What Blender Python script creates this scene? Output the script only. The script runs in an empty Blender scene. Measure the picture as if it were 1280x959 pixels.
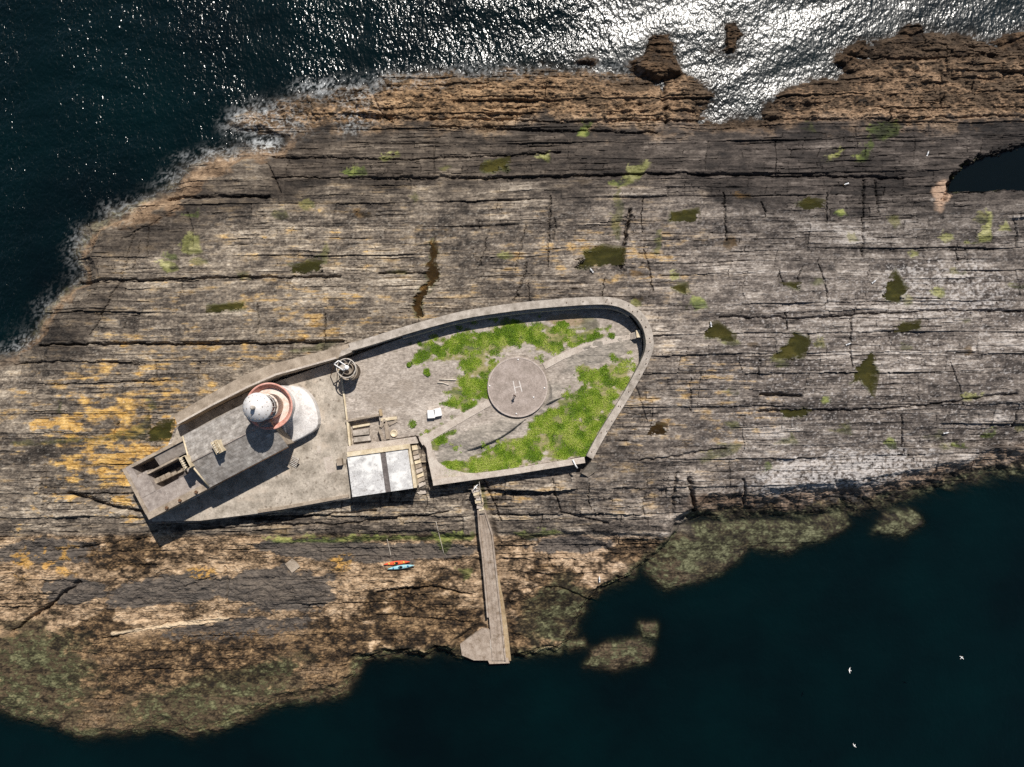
import bpy, bmesh, math, random
import numpy as np
from mathutils import Vector, Matrix
R = math.radians
scene = bpy.context.scene
COL = scene.collection

# ------------------------------------------------------------------ camera, sky, sun, exposure
ZC = 137.0                 # camera height above the sea (m)
FPX = 853.0                # focal length in photo pixels (1280 wide)
CX, CY = 640.0, 479.5
ZP = 9.0                   # level of the concrete terrace
cam_d = bpy.data.cameras.new("camera")
cam_d.sensor_width = 36.0
cam_d.lens = 36.0 * FPX / 1280.0
cam_d.clip_start = 1.0
cam_d.clip_end = 12000.0
cam = bpy.data.objects.new("camera", cam_d)
COL.objects.link(cam)
cam.location = (0, 0, ZC)
cam.rotation_euler = (0, 0, 0)
scene.camera = cam
scene.cycles.use_denoising = False
scene.cycles.sample_clamp_indirect = 4.0

SUN_EL, SUN_AZ = 49.0, 20.0          # azimuth clockwise from +Y
world = bpy.data.worlds.new("World")
scene.world = world
world.use_nodes = True
nt = world.node_tree
sky = nt.nodes.new("ShaderNodeTexSky")
sky.sky_type = 'NISHITA'
sky.sun_disc = False
sky.sun_elevation = R(SUN_EL)
sky.sun_rotation = R(SUN_AZ)
sky.air_density = 1.0
sky.dust_density = 0.6
bg = nt.nodes["Background"]
bg.inputs["Strength"].default_value = 0.05
nt.links.new(sky.outputs[0], bg.inputs["Color"])
sun_d = bpy.data.lights.new("sun", 'SUN')
sun_d.energy = 5.0
sun_d.angle = R(0.55)
sun_d.color = (1.0, 0.955, 0.89)
sun = bpy.data.objects.new("sun", sun_d)
COL.objects.link(sun)
sv = Vector((math.sin(R(SUN_AZ)) * math.cos(R(SUN_EL)), math.cos(R(SUN_AZ)) * math.cos(R(SUN_EL)), math.sin(R(SUN_EL))))
sun.rotation_euler = (-sv).to_track_quat('-Z', 'Y').to_euler()
sun.location = sv * 200
vs = scene.view_settings
vs.view_transform = 'Standard'
vs.look = 'None'
vs.exposure = 0.30
vs.gamma = 1.0
vs.use_curve_mapping = False

# ------------------------------------------------------------------ helpers
def lin(r, g, b):
    f = lambda c: (c / 255 / 12.92) if c <= 10.3 else ((c / 255 + 0.055) / 1.055) ** 2.4
    return (f(r), f(g), f(b))

def P(px, py, h):
    """ground point of the survey pixel px,py at height h above the terrace"""
    z = ZP + h
    k = (ZC - z) / FPX
    return Vector(((px - CX) * k, -(py - CY) * k, z))

def tag(o, label=None, cat=None, group=None, kind=None):
    if label: o["label"] = label
    if cat: o["category"] = cat
    if group: o["group"] = group
    if kind: o["kind"] = kind
    return o

def empty(name, loc, label, cat, group=None, rz=0.0):
    o = bpy.data.objects.new(name, None)
    o.empty_display_size = 0.3
    COL.objects.link(o)
    o.location = loc
    o.rotation_euler = (0, 0, rz)
    bpy.context.view_layer.update()
    return tag(o, label, cat, group)

class MB:
    """collects shapes in world space; build() links them as ONE mesh object"""
    def __init__(s):
        s.bm = bmesh.new()
    def prism(s, pts, z0, z1, z1s=None, z0s=None, mi=0):
        a = sum(pts[i][0] * pts[(i + 1) % len(pts)][1] - pts[(i + 1) % len(pts)][0] * pts[i][1] for i in range(len(pts)))
        idx = list(range(len(pts)))
        if a < 0: idx.reverse()
        lo = [s.bm.verts.new((pts[i][0], pts[i][1], z0s[i] if z0s else z0)) for i in idx]
        hi = [s.bm.verts.new((pts[i][0], pts[i][1], z1s[i] if z1s else z1)) for i in idx]
        n = len(idx)
        fs = [s.bm.faces.new(hi), s.bm.faces.new(lo[::-1])]
        for i in range(n):
            fs.append(s.bm.faces.new((lo[i], lo[(i + 1) % n], hi[(i + 1) % n], hi[i])))
        for f in fs: f.material_index = mi
        return s
    def poly(s, pts, mi=0):
        f = s.bm.faces.new([s.bm.verts.new(p) for p in pts])
        f.material_index = mi
        return s
    def box(s, c, sx, sy, sz, rz=0.0, mi=0):
        ca, sa = math.cos(rz), math.sin(rz)
        pts = []
        for dx, dy in ((-1, -1), (1, -1), (1, 1), (-1, 1)):
            x, y = dx * sx / 2, dy * sy / 2
            pts.append((c[0] + x * ca - y * sa, c[1] + x * sa + y * ca))
        return s.prism(pts, c[2], c[2] + sz, mi=mi)
    def lathe(s, c, prof, seg=48, a0=0.0, a1=2 * math.pi, mi=0, smooth=True):
        full = abs(a1 - a0 - 2 * math.pi) < 1e-6
        n = seg if full else seg + 1
        rings = []
        for (r, z) in prof:
            if r < 1e-5:
                rings.append([s.bm.verts.new((c[0], c[1], c[2] + z))] * n)
            else:
                rings.append([s.bm.verts.new((c[0] + r * math.cos(a0 + (a1 - a0) * i / seg), c[1] + r * math.sin(a0 + (a1 - a0) * i / seg), c[2] + z)) for i in range(n)])
        for a, b in zip(rings[:-1], rings[1:]):
            for i in range(seg):
                j = (i + 1) % n
                vsx = []
                for v in (a[i], a[j], b[j], b[i]):
                    if v not in vsx: vsx.append(v)
                if len(vsx) > 2:
                    try:
                        f = s.bm.faces.new(vsx); f.material_index = mi; f.smooth = smooth
                    except ValueError: pass
        return s
    def tube(s, pts, r, seg=8, mi=0, cap=True):
        pts = [Vector(p) for p in pts]
        rings = []
        rr = r if isinstance(r, (list, tuple)) else [r] * len(pts)
        for i, p in enumerate(pts):
            d = (pts[min(i + 1, len(pts) - 1)] - pts[max(i - 1, 0)]).normalized()
            up = Vector((0, 0, 1)) if abs(d.z) < 0.95 else Vector((1, 0, 0))
            e1 = d.cross(up).normalized(); e2 = d.cross(e1).normalized()
            rings.append([s.bm.verts.new(p + (e1 * math.cos(t) + e2 * math.sin(t)) * rr[i]) for t in [2 * math.pi * k / seg for k in range(seg)]])
        for a, b in zip(rings[:-1], rings[1:]):
            for i in range(seg):
                f = s.bm.faces.new((a[i], a[(i + 1) % seg], b[(i + 1) % seg], b[i])); f.material_index = mi; f.smooth = True
        if cap:
            for q in (rings[0][::-1], rings[-1]):
                f = s.bm.faces.new(q); f.material_index = mi
        return s
    def ribbon(s, path, w, z0s, z1s, mi=0):
        """a wall of width w along a path of xy points"""
        n = len(path); L = []; Rr = []
        for i in range(n):
            a = Vector(path[max(i - 1, 0)][:2]); b = Vector(path[min(i + 1, n - 1)][:2])
            d = (b - a).normalized(); q = Vector((-d.y, d.x)); p = Vector(path[i][:2])
            ww = w[i] if isinstance(w, (list, tuple)) else w
            L.append(p + q * ww / 2); Rr.append(p - q * ww / 2)
        V = []
        for i in range(n):
            V.append([s.bm.verts.new((L[i].x, L[i].y, z0s[i])), s.bm.verts.new((Rr[i].x, Rr[i].y, z0s[i])),
                      s.bm.verts.new((Rr[i].x, Rr[i].y, z1s[i])), s.bm.verts.new((L[i].x, L[i].y, z1s[i]))])
        for i in range(n - 1):
            for k in range(4):
                f = s.bm.faces.new((V[i][k], V[i][(k + 1) % 4], V[i + 1][(k + 1) % 4], V[i + 1][k])); f.material_index = mi
        s.bm.faces.new(V[0][::-1]); s.bm.faces.new(V[-1])
        return s
    def ball(s, c, rx, ry, rz, seg=14, mi=0, rot=None):
        m = Matrix.Translation(c) @ (rot or Matrix.Identity(4)) @ Matrix.Diagonal((rx, ry, rz, 1))
        r = bmesh.ops.create_uvsphere(s.bm, u_segments=seg, v_segments=max(6, seg // 2), radius=1, matrix=m)
        for v in r["verts"]:
            for f in v.link_faces: f.material_index = mi; f.smooth = True
        return s
    def build(s, name, mat, parent=None, bevel=0.0, recalc=True):
        if bevel > 0:
            es = [e for e in s.bm.edges if len(e.link_faces) == 2 and e.calc_face_angle(0) > 0.6]
            if es: bmesh.ops.bevel(s.bm, geom=es, offset=bevel, segments=1, affect='EDGES', clamp_overlap=True)
        if recalc: bmesh.ops.recalc_face_normals(s.bm, faces=s.bm.faces)
        me = bpy.data.meshes.new(name)
        s.bm.to_mesh(me); s.bm.free()
        for m in (mat if isinstance(mat, (list, tuple)) else [mat]): me.materials.append(m)
        o = bpy.data.objects.new(name, me)
        COL.objects.link(o)
        if parent is not None:
            o.parent = parent
            base = parent if parent.type == 'EMPTY' or parent.parent is None else parent
            o.matrix_parent_inverse = parent.matrix_world.inverted()
        return o

def vlink(t, a, b): t.links.new(a, b)

def mat_noise(name, cols, scale=2.0, rough=0.85, bump=0.3, stretch=(1, 1, 1), detail=6, speck=None, streak=None, spec=0.3, bdist=0.05, metal=0.0, contrast=(0.3, 0.7), stain=None):
    """procedural weathered surface: noise ramp + grain + optional specks and stains + bump"""
    m = bpy.data.materials.new(name); m.use_nodes = True
    t = m.node_tree; N = t.nodes; b = N["Principled BSDF"]
    b.inputs["Roughness"].default_value = rough
    b.inputs["Specular IOR Level"].default_value = spec
    b.inputs["Metallic"].default_value = metal
    tc = N.new("ShaderNodeTexCoord"); mp = N.new("ShaderNodeMapping")
    mp.inputs["Scale"].default_value = stretch
    vlink(t, tc.outputs["Object"], mp.inputs[0])
    n1 = N.new("ShaderNodeTexNoise"); n1.inputs["Scale"].default_value = scale; n1.inputs["Detail"].default_value = detail; n1.inputs["Roughness"].default_value = 0.65
    vlink(t, mp.outputs[0], n1.inputs["Vector"])
    rp = N.new("ShaderNodeValToRGB")
    els = rp.color_ramp.elements
    for i, c in enumerate(cols):
        pos = contrast[0] + (contrast[1] - contrast[0]) * i / max(1, len(cols) - 1)
        if i < 2: e = els[i]; e.position = pos
        else: e = els.new(pos)
        e.color = (*lin(*c), 1)
    vlink(t, n1.outputs[0], rp.inputs[0])
    cur = rp.outputs[0]
    n2 = N.new("ShaderNodeTexNoise"); n2.inputs["Scale"].default_value = scale * 9; n2.inputs["Detail"].default_value = 4
    vlink(t, mp.outputs[0], n2.inputs["Vector"])
    mr = N.new("ShaderNodeMapRange"); mr.inputs["From Min"].default_value = 0.25; mr.inputs["From Max"].default_value = 0.75
    mr.inputs["To Min"].default_value = 0.72; mr.inputs["To Max"].default_value = 1.22
    vlink(t, n2.outputs[0], mr.inputs[0])
    mx = N.new("ShaderNodeMix"); mx.data_type = 'RGBA'; mx.blend_type = 'MULTIPLY'; mx.inputs["Factor"].default_value = 1
    vlink(t, cur, mx.inputs["A"]); vlink(t, mr.outputs[0], mx.inputs["B"])
    cur = mx.outputs["Result"]
    for (c, sc, lo, hi) in ([speck] if speck else []) + ([stain] if stain else []):
        n3 = N.new("ShaderNodeTexNoise"); n3.inputs["Scale"].default_value = sc; n3.inputs["Detail"].default_value = 5; n3.inputs["Roughness"].default_value = 0.7
        vlink(t, tc.outputs["Object"], n3.inputs["Vector"])
        r3 = N.new("ShaderNodeMapRange"); r3.inputs["From Min"].default_value = lo; r3.inputs["From Max"].default_value = hi; r3.clamp = True
        vlink(t, n3.outputs[0], r3.inputs[0])
        m3 = N.new("ShaderNodeMix"); m3.data_type = 'RGBA'
        vlink(t, r3.outputs[0], m3.inputs["Factor"]); vlink(t, cur, m3.inputs["A"]); m3.inputs["B"].default_value = (*lin(*c), 1)
        cur = m3.outputs["Result"]
    vlink(t, cur, b.inputs["Base Color"])
    if bump > 0:
        bp = N.new("ShaderNodeBump"); bp.inputs["Strength"].default_value = bump; bp.inputs["Distance"].default_value = bdist
        ad = N.new("ShaderNodeMath"); ad.operation = 'ADD'
        vlink(t, n1.outputs[0], ad.inputs[0]); vlink(t, n2.outputs[0], ad.inputs[1])
        vlink(t, ad.outputs[0], bp.inputs["Height"]); vlink(t, bp.outputs[0], b.inputs["Normal"])
    return m

# ------------------------------------------------------------------ numpy noise
_tabs = {}
def vn(x, y, seed):
    if seed not in _tabs:
        _tabs[seed] = np.random.RandomState(seed).rand(256, 256).astype(np.float32)
    T = _tabs[seed]
    xf = np.floor(x); yf = np.floor(y)
    fx = (x - xf).astype(np.float32); fy = (y - yf).astype(np.float32)
    xi = xf.astype(np.int32) & 255; yi = yf.astype(np.int32) & 255
    x1 = (xi + 1) & 255; y1 = (yi + 1) & 255
    fx = fx * fx * (3 - 2 * fx); fy = fy * fy * (3 - 2 * fy)
    a = T[yi, xi]; b = T[yi, x1]; c = T[y1, xi]; d = T[y1, x1]
    ab = a + (b - a) * fx
    return ab + (c + (d - c) * fx - ab) * fy
def fbm(x, y, seed, o=4, g=0.55):
    s = 0; a = 1.0; t = 0.0
    for i in range(o):
        s = s + a * vn(x * 2 ** i + 17.3 * i, y * 2 ** i + 9.1 * i, seed + i); t += a; a *= g
    return s / t
def rnd(a, b, seed):
    T = _tabs.setdefault(('r', seed), np.random.RandomState(seed + 999).rand(256, 256).astype(np.float32))
    return T[np.asarray(b).astype(np.int32) & 255, np.asarray(a).astype(np.int32) & 255]
def ss(a, b, x):
    t = np.clip((x - a) / (b - a), 0, 1)
    return t * t * (3 - 2 * t)
def mixc(c, k, m):
    return c + (np.asarray(k, dtype=np.float32) - c) * m[..., None]
def ramp(t, cols, pos=None):
    pos = pos or np.linspace(0, 1, len(cols))
    L = np.array([lin(*c) for c in cols], dtype=np.float32)
    return np.stack([np.interp(t, pos, L[:, k]).astype(np.float32) for k in range(3)], -1)
def sdpoly(poly, X, Y):
    """signed distance to a polygon, positive inside"""
    n = len(poly); d = np.full(X.shape, 1e9, np.float32); ins = np.zeros(X.shape, bool)
    for i in range(n):
        x0, y0 = poly[i]; x1, y1 = poly[(i + 1) % n]
        ex, ey = x1 - x0, y1 - y0
        t = np.clip(((X - x0) * ex + (Y - y0) * ey) / (ex * ex + ey * ey + 1e-9), 0, 1)
        d = np.minimum(d, (X - x0 - t * ex) ** 2 + (Y - y0 - t * ey) ** 2)
        if y0 != y1:
            c = ((y0 > Y) != (y1 > Y)) & (X < (x1 - x0) * (Y - y0) / (y1 - y0) + x0)
            ins ^= c
    d = np.sqrt(d)
    return np.where(ins, d, -d)
def dline(pts, X, Y):
    d = np.full(X.shape, 1e9, np.float32)
    for (x0, y0), (x1, y1) in zip(pts[:-1], pts[1:]):
        ex, ey = x1 - x0, y1 - y0
        t = np.clip(((X - x0) * ex + (Y - y0) * ey) / (ex * ex + ey * ey + 1e-9), 0, 1)
        d = np.minimum(d, (X - x0 - t * ex) ** 2 + (Y - y0 - t * ey) ** 2)
    return np.sqrt(d)

# ------------------------------------------------------------------ survey data (photo pixels)
COAST = [(-300, 440), (-60, 452), (0, 436), (30, 400), (58, 368), (84, 342), (82, 312), (98, 290), (130, 268), (165, 250), (200, 234), (222, 210),
         (262, 192), (300, 182), (345, 180), (352, 172), (320, 166), (285, 158), (300, 142), (335, 130), (368, 120), (405, 118), (440, 110), (480, 101),
         (520, 95), (560, 92), (600, 92), (630, 84), (680, 80), (720, 86), (765, 92), (800, 98), (828, 103), (850, 96), (884, 108), (890, 120), (876, 138),
         (880, 151), (905, 152), (928, 146), (952, 149), (960, 128), (985, 112), (1012, 104), (1048, 102), (1056, 88), (1044, 66), (1075, 56),
         (1110, 44), (1132, 36), (1164, 34), (1212, 42), (1248, 52), (1262, 44), (1285, 38), (1400, 28), (1640, 60),
         (1640, 520), (1400, 572), (1285, 590), (1248, 594), (1222, 606), (1172, 616), (1130, 630), (1080, 640), (1020, 646), (960, 650), (905, 650), (872, 650),
         (858, 656), (848, 672), (830, 690), (802, 706), (782, 722), (756, 735), (738, 752), (724, 778), (712, 802), (700, 815), (676, 818), (640, 822),
         (605, 828), (574, 822), (540, 819), (500, 822), (470, 825), (446, 834), (436, 858), (424, 872), (380, 877), (345, 880), (300, 900), (268, 912),
         (236, 922), (198, 910), (150, 917), (100, 920), (70, 905), (38, 902), (0, 888), (-120, 872), (-300, 850)]
ISLETS = [[(814, 700), (808, 716), (830, 736), (870, 726), (900, 716), (920, 701), (936, 685), (960, 688), (985, 690), (1002, 680), (1030, 674), (1060, 657), (1064, 645), (1000, 656), (900, 656), (850, 662)],
          [(1094, 664), (1128, 669), (1152, 656), (1142, 641), (1110, 645)],
          [(734, 832), (740, 816), (760, 806), (800, 800), (814, 812), (808, 826), (770, 836)],
          [(802, 780), (818, 781), (819, 796), (803, 796)], [(706, 808), (728, 800), (730, 806), (712, 812)],
          [(784, 80), (806, 68), (815, 44), (838, 42), (842, 68), (848, 84), (820, 92)], [(905, 30), (920, 26), (933, 44), (922, 52), (916, 66), (904, 66)],
          [(719, 74), (746, 72), (744, 80), (722, 81)], [(895, 62), (905, 58), (906, 64)],
          [(786, 82), (812, 76), (846, 82), (852, 94), (826, 100), (800, 92)], [(1044, 78), (1060, 62), (1074, 50), (1086, 52), (1076, 66), (1056, 84)], [(1120, 42), (1132, 32), (1150, 30), (1160, 36), (1140, 46)], [(1236, 52), (1262, 40), (1290, 34), (1290, 46), (1256, 56)]]
CTRL = [(560, 110, 1.2), (700, 110, 1.6), (560, 148, 1.9), (450, 140, .9), (350, 148, .5), (760, 130, 1.7), (860, 115, 1.2), (500, 170, 2.4), (500, 220, 4.2), (700, 220, 4.2),
        (900, 172, 1.9), (900, 220, 3.7), (1000, 130, 1.2), (1100, 80, .9), (1200, 100, 1.5), (1150, 160, 2.5), (1250, 140, 2), (1350, 140, 2), (1100, 220, 4), (300, 212, 2.4), (400, 250, 5.2),
        (700, 270, 6.2), (1000, 270, 5.6), (1250, 290, 5), (1400, 300, 5), (150, 290, 3.2), (200, 330, 5.6), (500, 330, 7.6), (700, 350, 8.4), (1000, 380, 7.6), (1250, 400, 7), (1450, 400, 6.5), (100, 400, 5.2),
        (300, 420, 8), (60, 450, 5.4), (0, 480, 5.6), (150, 520, 7.4), (100, 600, 6.8), (0, 600, 6.4), (-150, 600, 6), (860, 450, 8.6), (1000, 500, 8), (1200, 500, 7), (820, 560, 8),
        (1000, 600, 6.4), (1200, 570, 5.4), (1400, 530, 5), (900, 625, 4.8), (860, 600, 6.4), (640, 620, 7.6), (750, 605, 8), (750, 640, 6.2), (300, 662, 6.2), (450, 650, 6.6), (600, 650, 6.4),
        (100, 650, 5.6), (100, 700, 4.4), (300, 720, 4.5), (480, 700, 4.3), (560, 720, 4.1), (680, 700, 4), (740, 700, 2.6), (200, 800, 2.4), (350, 800, 2.2), (500, 780, 2.6), (50, 800, 1.8),
        (680, 780, 2), (300, 860, .9), (100, 880, .5), (-150, 760, 2.5), (600, 480, 9.2), (250, 590, 7), (350, 560, 8.6), (480, 540, 9), (650, 560, 9), (720, 450, 9), (700, 400, 9), (500, 420, 8.6), (800, 700, 1.5), (820, 640, 4.5)]
ENCL = [(424, 452), (480, 430), (520, 416), (600, 397), (680, 388), (752, 384), (786, 395), (803, 418), (802, 450), (770, 506), (732, 570), (690, 578), (640, 586), (590, 593), (541, 601), (533, 560), (522, 545), (437, 560)]
TERR = [(190, 652), (212, 560), (222, 534), (310, 490), (418, 452), (426, 474), (437, 560), (438, 623), (400, 629), (330, 641), (250, 651)]
# pools and algae: (polygon, kind)  w = standing water, a = bright algae, o = olive weed, y = pale yellow-green, b = brown pools and one shaded hole
POOLS = [([(183, 549), (188, 536), (200, 531), (215, 525), (214, 549)], 'w'), ([(262, 382), (308, 380), (308, 387), (262, 390)], 'w'), ([(365, 334), (388, 327), (401, 328), (398, 338), (366, 342)], 'w'),
         ([(519, 390), (515, 378), (526, 363), (535, 352), (530, 341), (539, 327), (536, 318), (543, 300), (547, 312), (543, 331), (549, 346), (537, 363), (529, 372), (527, 396), (521, 397)], 'b'), ([(722, 334), (736, 316), (754, 309), (779, 311), (776, 329)], 'w'),
         ([(882, 422), (888, 406), (898, 405), (917, 417), (915, 426)], 'w'), ([(1104, 364), (1119, 339), (1133, 362), (1125, 378), (1106, 374)], 'w'), ([(967, 448), (986, 431), (992, 416), (1012, 424), (1002, 446), (984, 449)], 'w'),
         ([(1066, 481), (1075, 451), (1089, 440), (1096, 464), (1092, 494), (1078, 474)], 'w'), ([(1122, 407), (1147, 401), (1147, 411), (1122, 414)], 'w'), ([(980, 513), (1010, 511), (1010, 520), (980, 521)], 'w'),
         ([(978, 354), (998, 354), (996, 362)], 'w'), ([(1000, 256), (1012, 250), (1028, 251), (1026, 259), (1002, 262)], 'w'), ([(838, 268), (870, 261), (873, 275), (840, 278)], 'w'),
         ([(840, 361), (858, 355), (858, 368)], 'w'), ([(224, 312), (230, 292), (248, 294), (254, 316), (234, 320)], 'y'), ([(602, 214), (606, 205), (634, 198), (635, 210), (620, 218)], 'w'),
         ([(806, 543), (822, 531), (831, 532), (829, 542)], 'b'), ([(1190, 238), (1194, 222), (1215, 203), (1250, 190), (1285, 178), (1420, 168), (1420, 238), (1285, 234), (1230, 237)], 'd'),  # first outline is a shadowed hole, its shade put in as brown pool
         ([(10, 553), (60, 549), (140, 545), (170, 532), (187, 514), (186, 536), (180, 549), (130, 551), (20, 558)], 'o'), ([(384, 330), (410, 306), (413, 312), (408, 330)], 'o'),
         ([(814, 318), (820, 290), (829, 287), (827, 320)], 'o'), ([(850, 380), (860, 377), (858, 390)], 'o'), ([(1200, 493), (1231, 492), (1229, 497), (1209, 501)], 'y'), ([(1020, 426), (1033, 423), (1033, 436), (1020, 434)], 'o'),
         ([(545, 213), (566, 207), (560, 217)], 'o'), ([(428, 212), (455, 207), (459, 219), (432, 221)], 'a'), ([(1208, 305), (1228, 290), (1236, 264), (1243, 268), (1240, 302)], 'y'), ([(1250, 282), (1262, 276), (1264, 288), (1252, 290)], 'y'),
         ([(1084, 160), (1112, 149), (1126, 156), (1122, 168), (1104, 176), (1090, 170)], 'a'), ([(1028, 202), (1050, 184), (1057, 187), (1048, 197)], 'y'), ([(1070, 202), (1078, 186), (1088, 170), (1092, 182), (1080, 202)], 'a'),
         ([(776, 236), (790, 204), (815, 203), (802, 224)], 'y'), ([(720, 170), (728, 152), (742, 150), (734, 172)], 'a'), ([(470, 198), (498, 190), (500, 195), (480, 202)], 'y'), ([(228, 269), (248, 263), (248, 273)], 'a'),
         ([(330, 676), (400, 671), (480, 668), (592, 666), (592, 677), (500, 676), (430, 679), (345, 680)], 'a'), ([(544, 672), (568, 672), (560, 688), (552, 694)], 'a'), ([(640, 666), (690, 662), (706, 668), (655, 674)], 'a'),
         ([(572, 713), (590, 710), (591, 722), (578, 728)], 'a'), ([(360, 436), (392, 428), (424, 426), (400, 438), (365, 442)], 'o'), ([(590, 604), (604, 602), (612, 640), (600, 636)], 'o'), ([(765, 260), (776, 232), (780, 262), (775, 300), (768, 300)], 'o'),
         ([(1232, 545), (1255, 536), (1254, 546), (1240, 550)], 'a'), ([(950, 582), (962, 576), (966, 586), (955, 590)], 'a'), ([(870, 572), (905, 555), (930, 556), (924, 566), (880, 580)], 'o'), ([(1000, 160), (1012, 150), (1020, 165)], 'o'),
         ([(970, 556), (990, 540), (1000, 556)], 'o'), ([(1040, 540), (1062, 528), (1066, 545)], 'o'), ([(1155, 548), (1180, 535), (1182, 552)], 'o'), ([(670, 196), (690, 190), (684, 203)], 'y'), ([(480, 340), (512, 338), (510, 345)], 'o'), ([(70, 505), (76, 500), (78, 516), (70, 516)], 'o')]
_r = random.Random(21)
RJ = []
for _k in range(70):
    _x, _y, _l, _a = _r.uniform(-40, 1320), _r.uniform(240, 640), _r.uniform(12, 60), _r.choice([_r.uniform(-.35, .2), _r.uniform(-.2, .1), _r.uniform(-.15, .35)])
    RJ.append(([(_x, _y), (_x + math.sin(_a) * _l * .5 + _r.uniform(-3, 3), _y + math.cos(_a) * _l * .5), (_x + math.sin(_a) * _l, _y + math.cos(_a) * _l)], _r.uniform(.6, 1.1), _r.uniform(.2, .6)))
for _k in range(46):
    _x, _y, _w, _h = _r.uniform(830, 1290) if _k % 3 else _r.uniform(60, 820), _r.uniform(236, 590), _r.uniform(5, 13), _r.uniform(3, 9)
    if 200 < _x < 830 and 360 < _y: _y -= 140
    POOLS.append(([(_x - _w, _y), (_x - _w * .3, _y - _h), (_x + _w * .8, _y - _h * .6), (_x + _w, _y + _h * .5), (_x - _w * .2, _y + _h)], _r.choice('ooobbya') if _k % 4 else 'o'))
CRACKS = RJ + [([(84, 351), (180, 350), (300, 347), (425, 346)], 1.6, 1.0), ([(36, 432), (110, 430), (250, 431), (430, 427)], 1.7, 1.1), ([(168, 290), (150, 350), (112, 420)], 1.1, .5), ([(788, 262), (781, 300), (776, 332)], 2.4, 1.6),
          ([(14, 790), (60, 758), (98, 728)], 2.2, 1.2), ([(474, 342), (545, 341)], 1.4, .8), ([(205, 248), (280, 246), (336, 245)], 2.2, .9), ([(350, 240), (335, 205)], 1.2, .5), ([(828, 100), (832, 152)], 2.4, 1.0),
          ([(86, 619), (130, 632), (182, 640)], 3.2, 1.6), ([(952, 494), (1000, 495)], 2.2, 1.2), ([(340, 222), (600, 223), (850, 217), (1130, 222)], 1.4, .7), ([(340, 196), (520, 200), (700, 190)], 1.2, .6),
          ([(688, 245), (684, 332)], 1.0, .6), ([(905, 240), (908, 300)], 1.2, .6), ([(1080, 225), (1078, 320)], 1.2, .6), ([(1095, 225), (1098, 265)], 1.0, .5), ([(460, 102), (475, 140), (490, 152)], 1.4, .6),
          ([(470, 742), (540, 735), (590, 746)], 1.8, .9), ([(470, 770), (600, 780)], 1.3, .5), ([(280, 712), (284, 758)], 1.6, .7), ([(0, 455), (60, 452), (180, 455)], 1.2, .6), ([(240, 250), (150, 300)], 1.0, .3),
          ([(900, 396), (1010, 398), (1130, 390), (1290, 388)], 1.4, .7), ([(950, 515), (1060, 513), (1130, 510), (1270, 492)], 1.6, .8), ([(870, 640), (862, 600)], 3.0, 1.5), ([(840, 642), (846, 590)], 1.6, .8),
          ([(930, 600), (935, 632)], 1.4, .7), ([(450, 146), (700, 152), (880, 150)], 1.5, .6), ([(952, 148), (1050, 150), (1280, 145)], 1.4, .5), ([(1060, 70), (1140, 74), (1250, 68)], 1.6, .6), ([(540, 158), (820, 166)], 1.4, .7),
          ([(1180, 250), (1192, 220), (1225, 195)], 2.0, .9), ([(690, 600), (700, 640), (760, 655)], 1.4, .6), ([(605, 600), (625, 650)], 1.4, .6), ([(800, 575), (850, 570), (905, 560)], 1.4, .6), ([(250, 660), (440, 655), (560, 640)], 1.6, .8),
          ([(240, 640), (330, 648), (470, 640)], 1.5, .8), ([(60, 690), (190, 672)], 1.2, .4), ([(130, 800), (210, 780), (290, 776)], 1.4, .4), ([(230, 735), (270, 720)], 1.1, .3), ([(640, 740), (700, 735), (745, 755)], 1.3, .5)]

# ------------------------------------------------------------------ terrain: fields on a coarse sheet, then a fine height field
GX0, GY0, GS = -420, -320, 2.0
gx = np.arange(GX0, 1700, GS, dtype=np.float32); gy = np.arange(GY0, 1280, GS, dtype=np.float32)
CGX, CGY = np.meshgrid(gx, gy)
def coarse4(fn):
    """evaluate fn on every second coarse node, upsample"""
    sx = CGX[::2, ::2]; sy = CGY[::2, ::2]
    f = fn(sx, sy).astype(np.float32)
    o = np.zeros(CGX.shape, np.float32)
    ny, nx = CGX.shape
    iy = np.minimum(np.arange(ny) / 2, f.shape[0] - 1.001); ix = np.minimum(np.arange(nx) / 2, f.shape[1] - 1.001)
    y0 = iy.astype(int); x0 = ix.astype(int); fy = (iy - y0)[:, None]; fx = (ix - x0)[None, :]
    return ((f[y0][:, x0] * (1 - fx) + f[y0][:, x0 + 1] * fx) * (1 - fy) + (f[y0 + 1][:, x0] * (1 - fx) + f[y0 + 1][:, x0 + 1] * fx) * fy).astype(np.float32)
def samp(F, x, y):
    u = np.clip((x - GX0) / GS, 0, F.shape[1] - 1.001); v = np.clip((y - GY0) / GS, 0, F.shape[0] - 1.001)
    x0 = u.astype(np.int32); y0 = v.astype(np.int32); fx = (u - x0).astype(np.float32); fy = (v - y0).astype(np.float32)
    return (F[y0, x0] * (1 - fx) + F[y0, x0 + 1] * fx) * (1 - fy) + (F[y0 + 1, x0] * (1 - fx) + F[y0 + 1, x0 + 1] * fx) * fy

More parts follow.
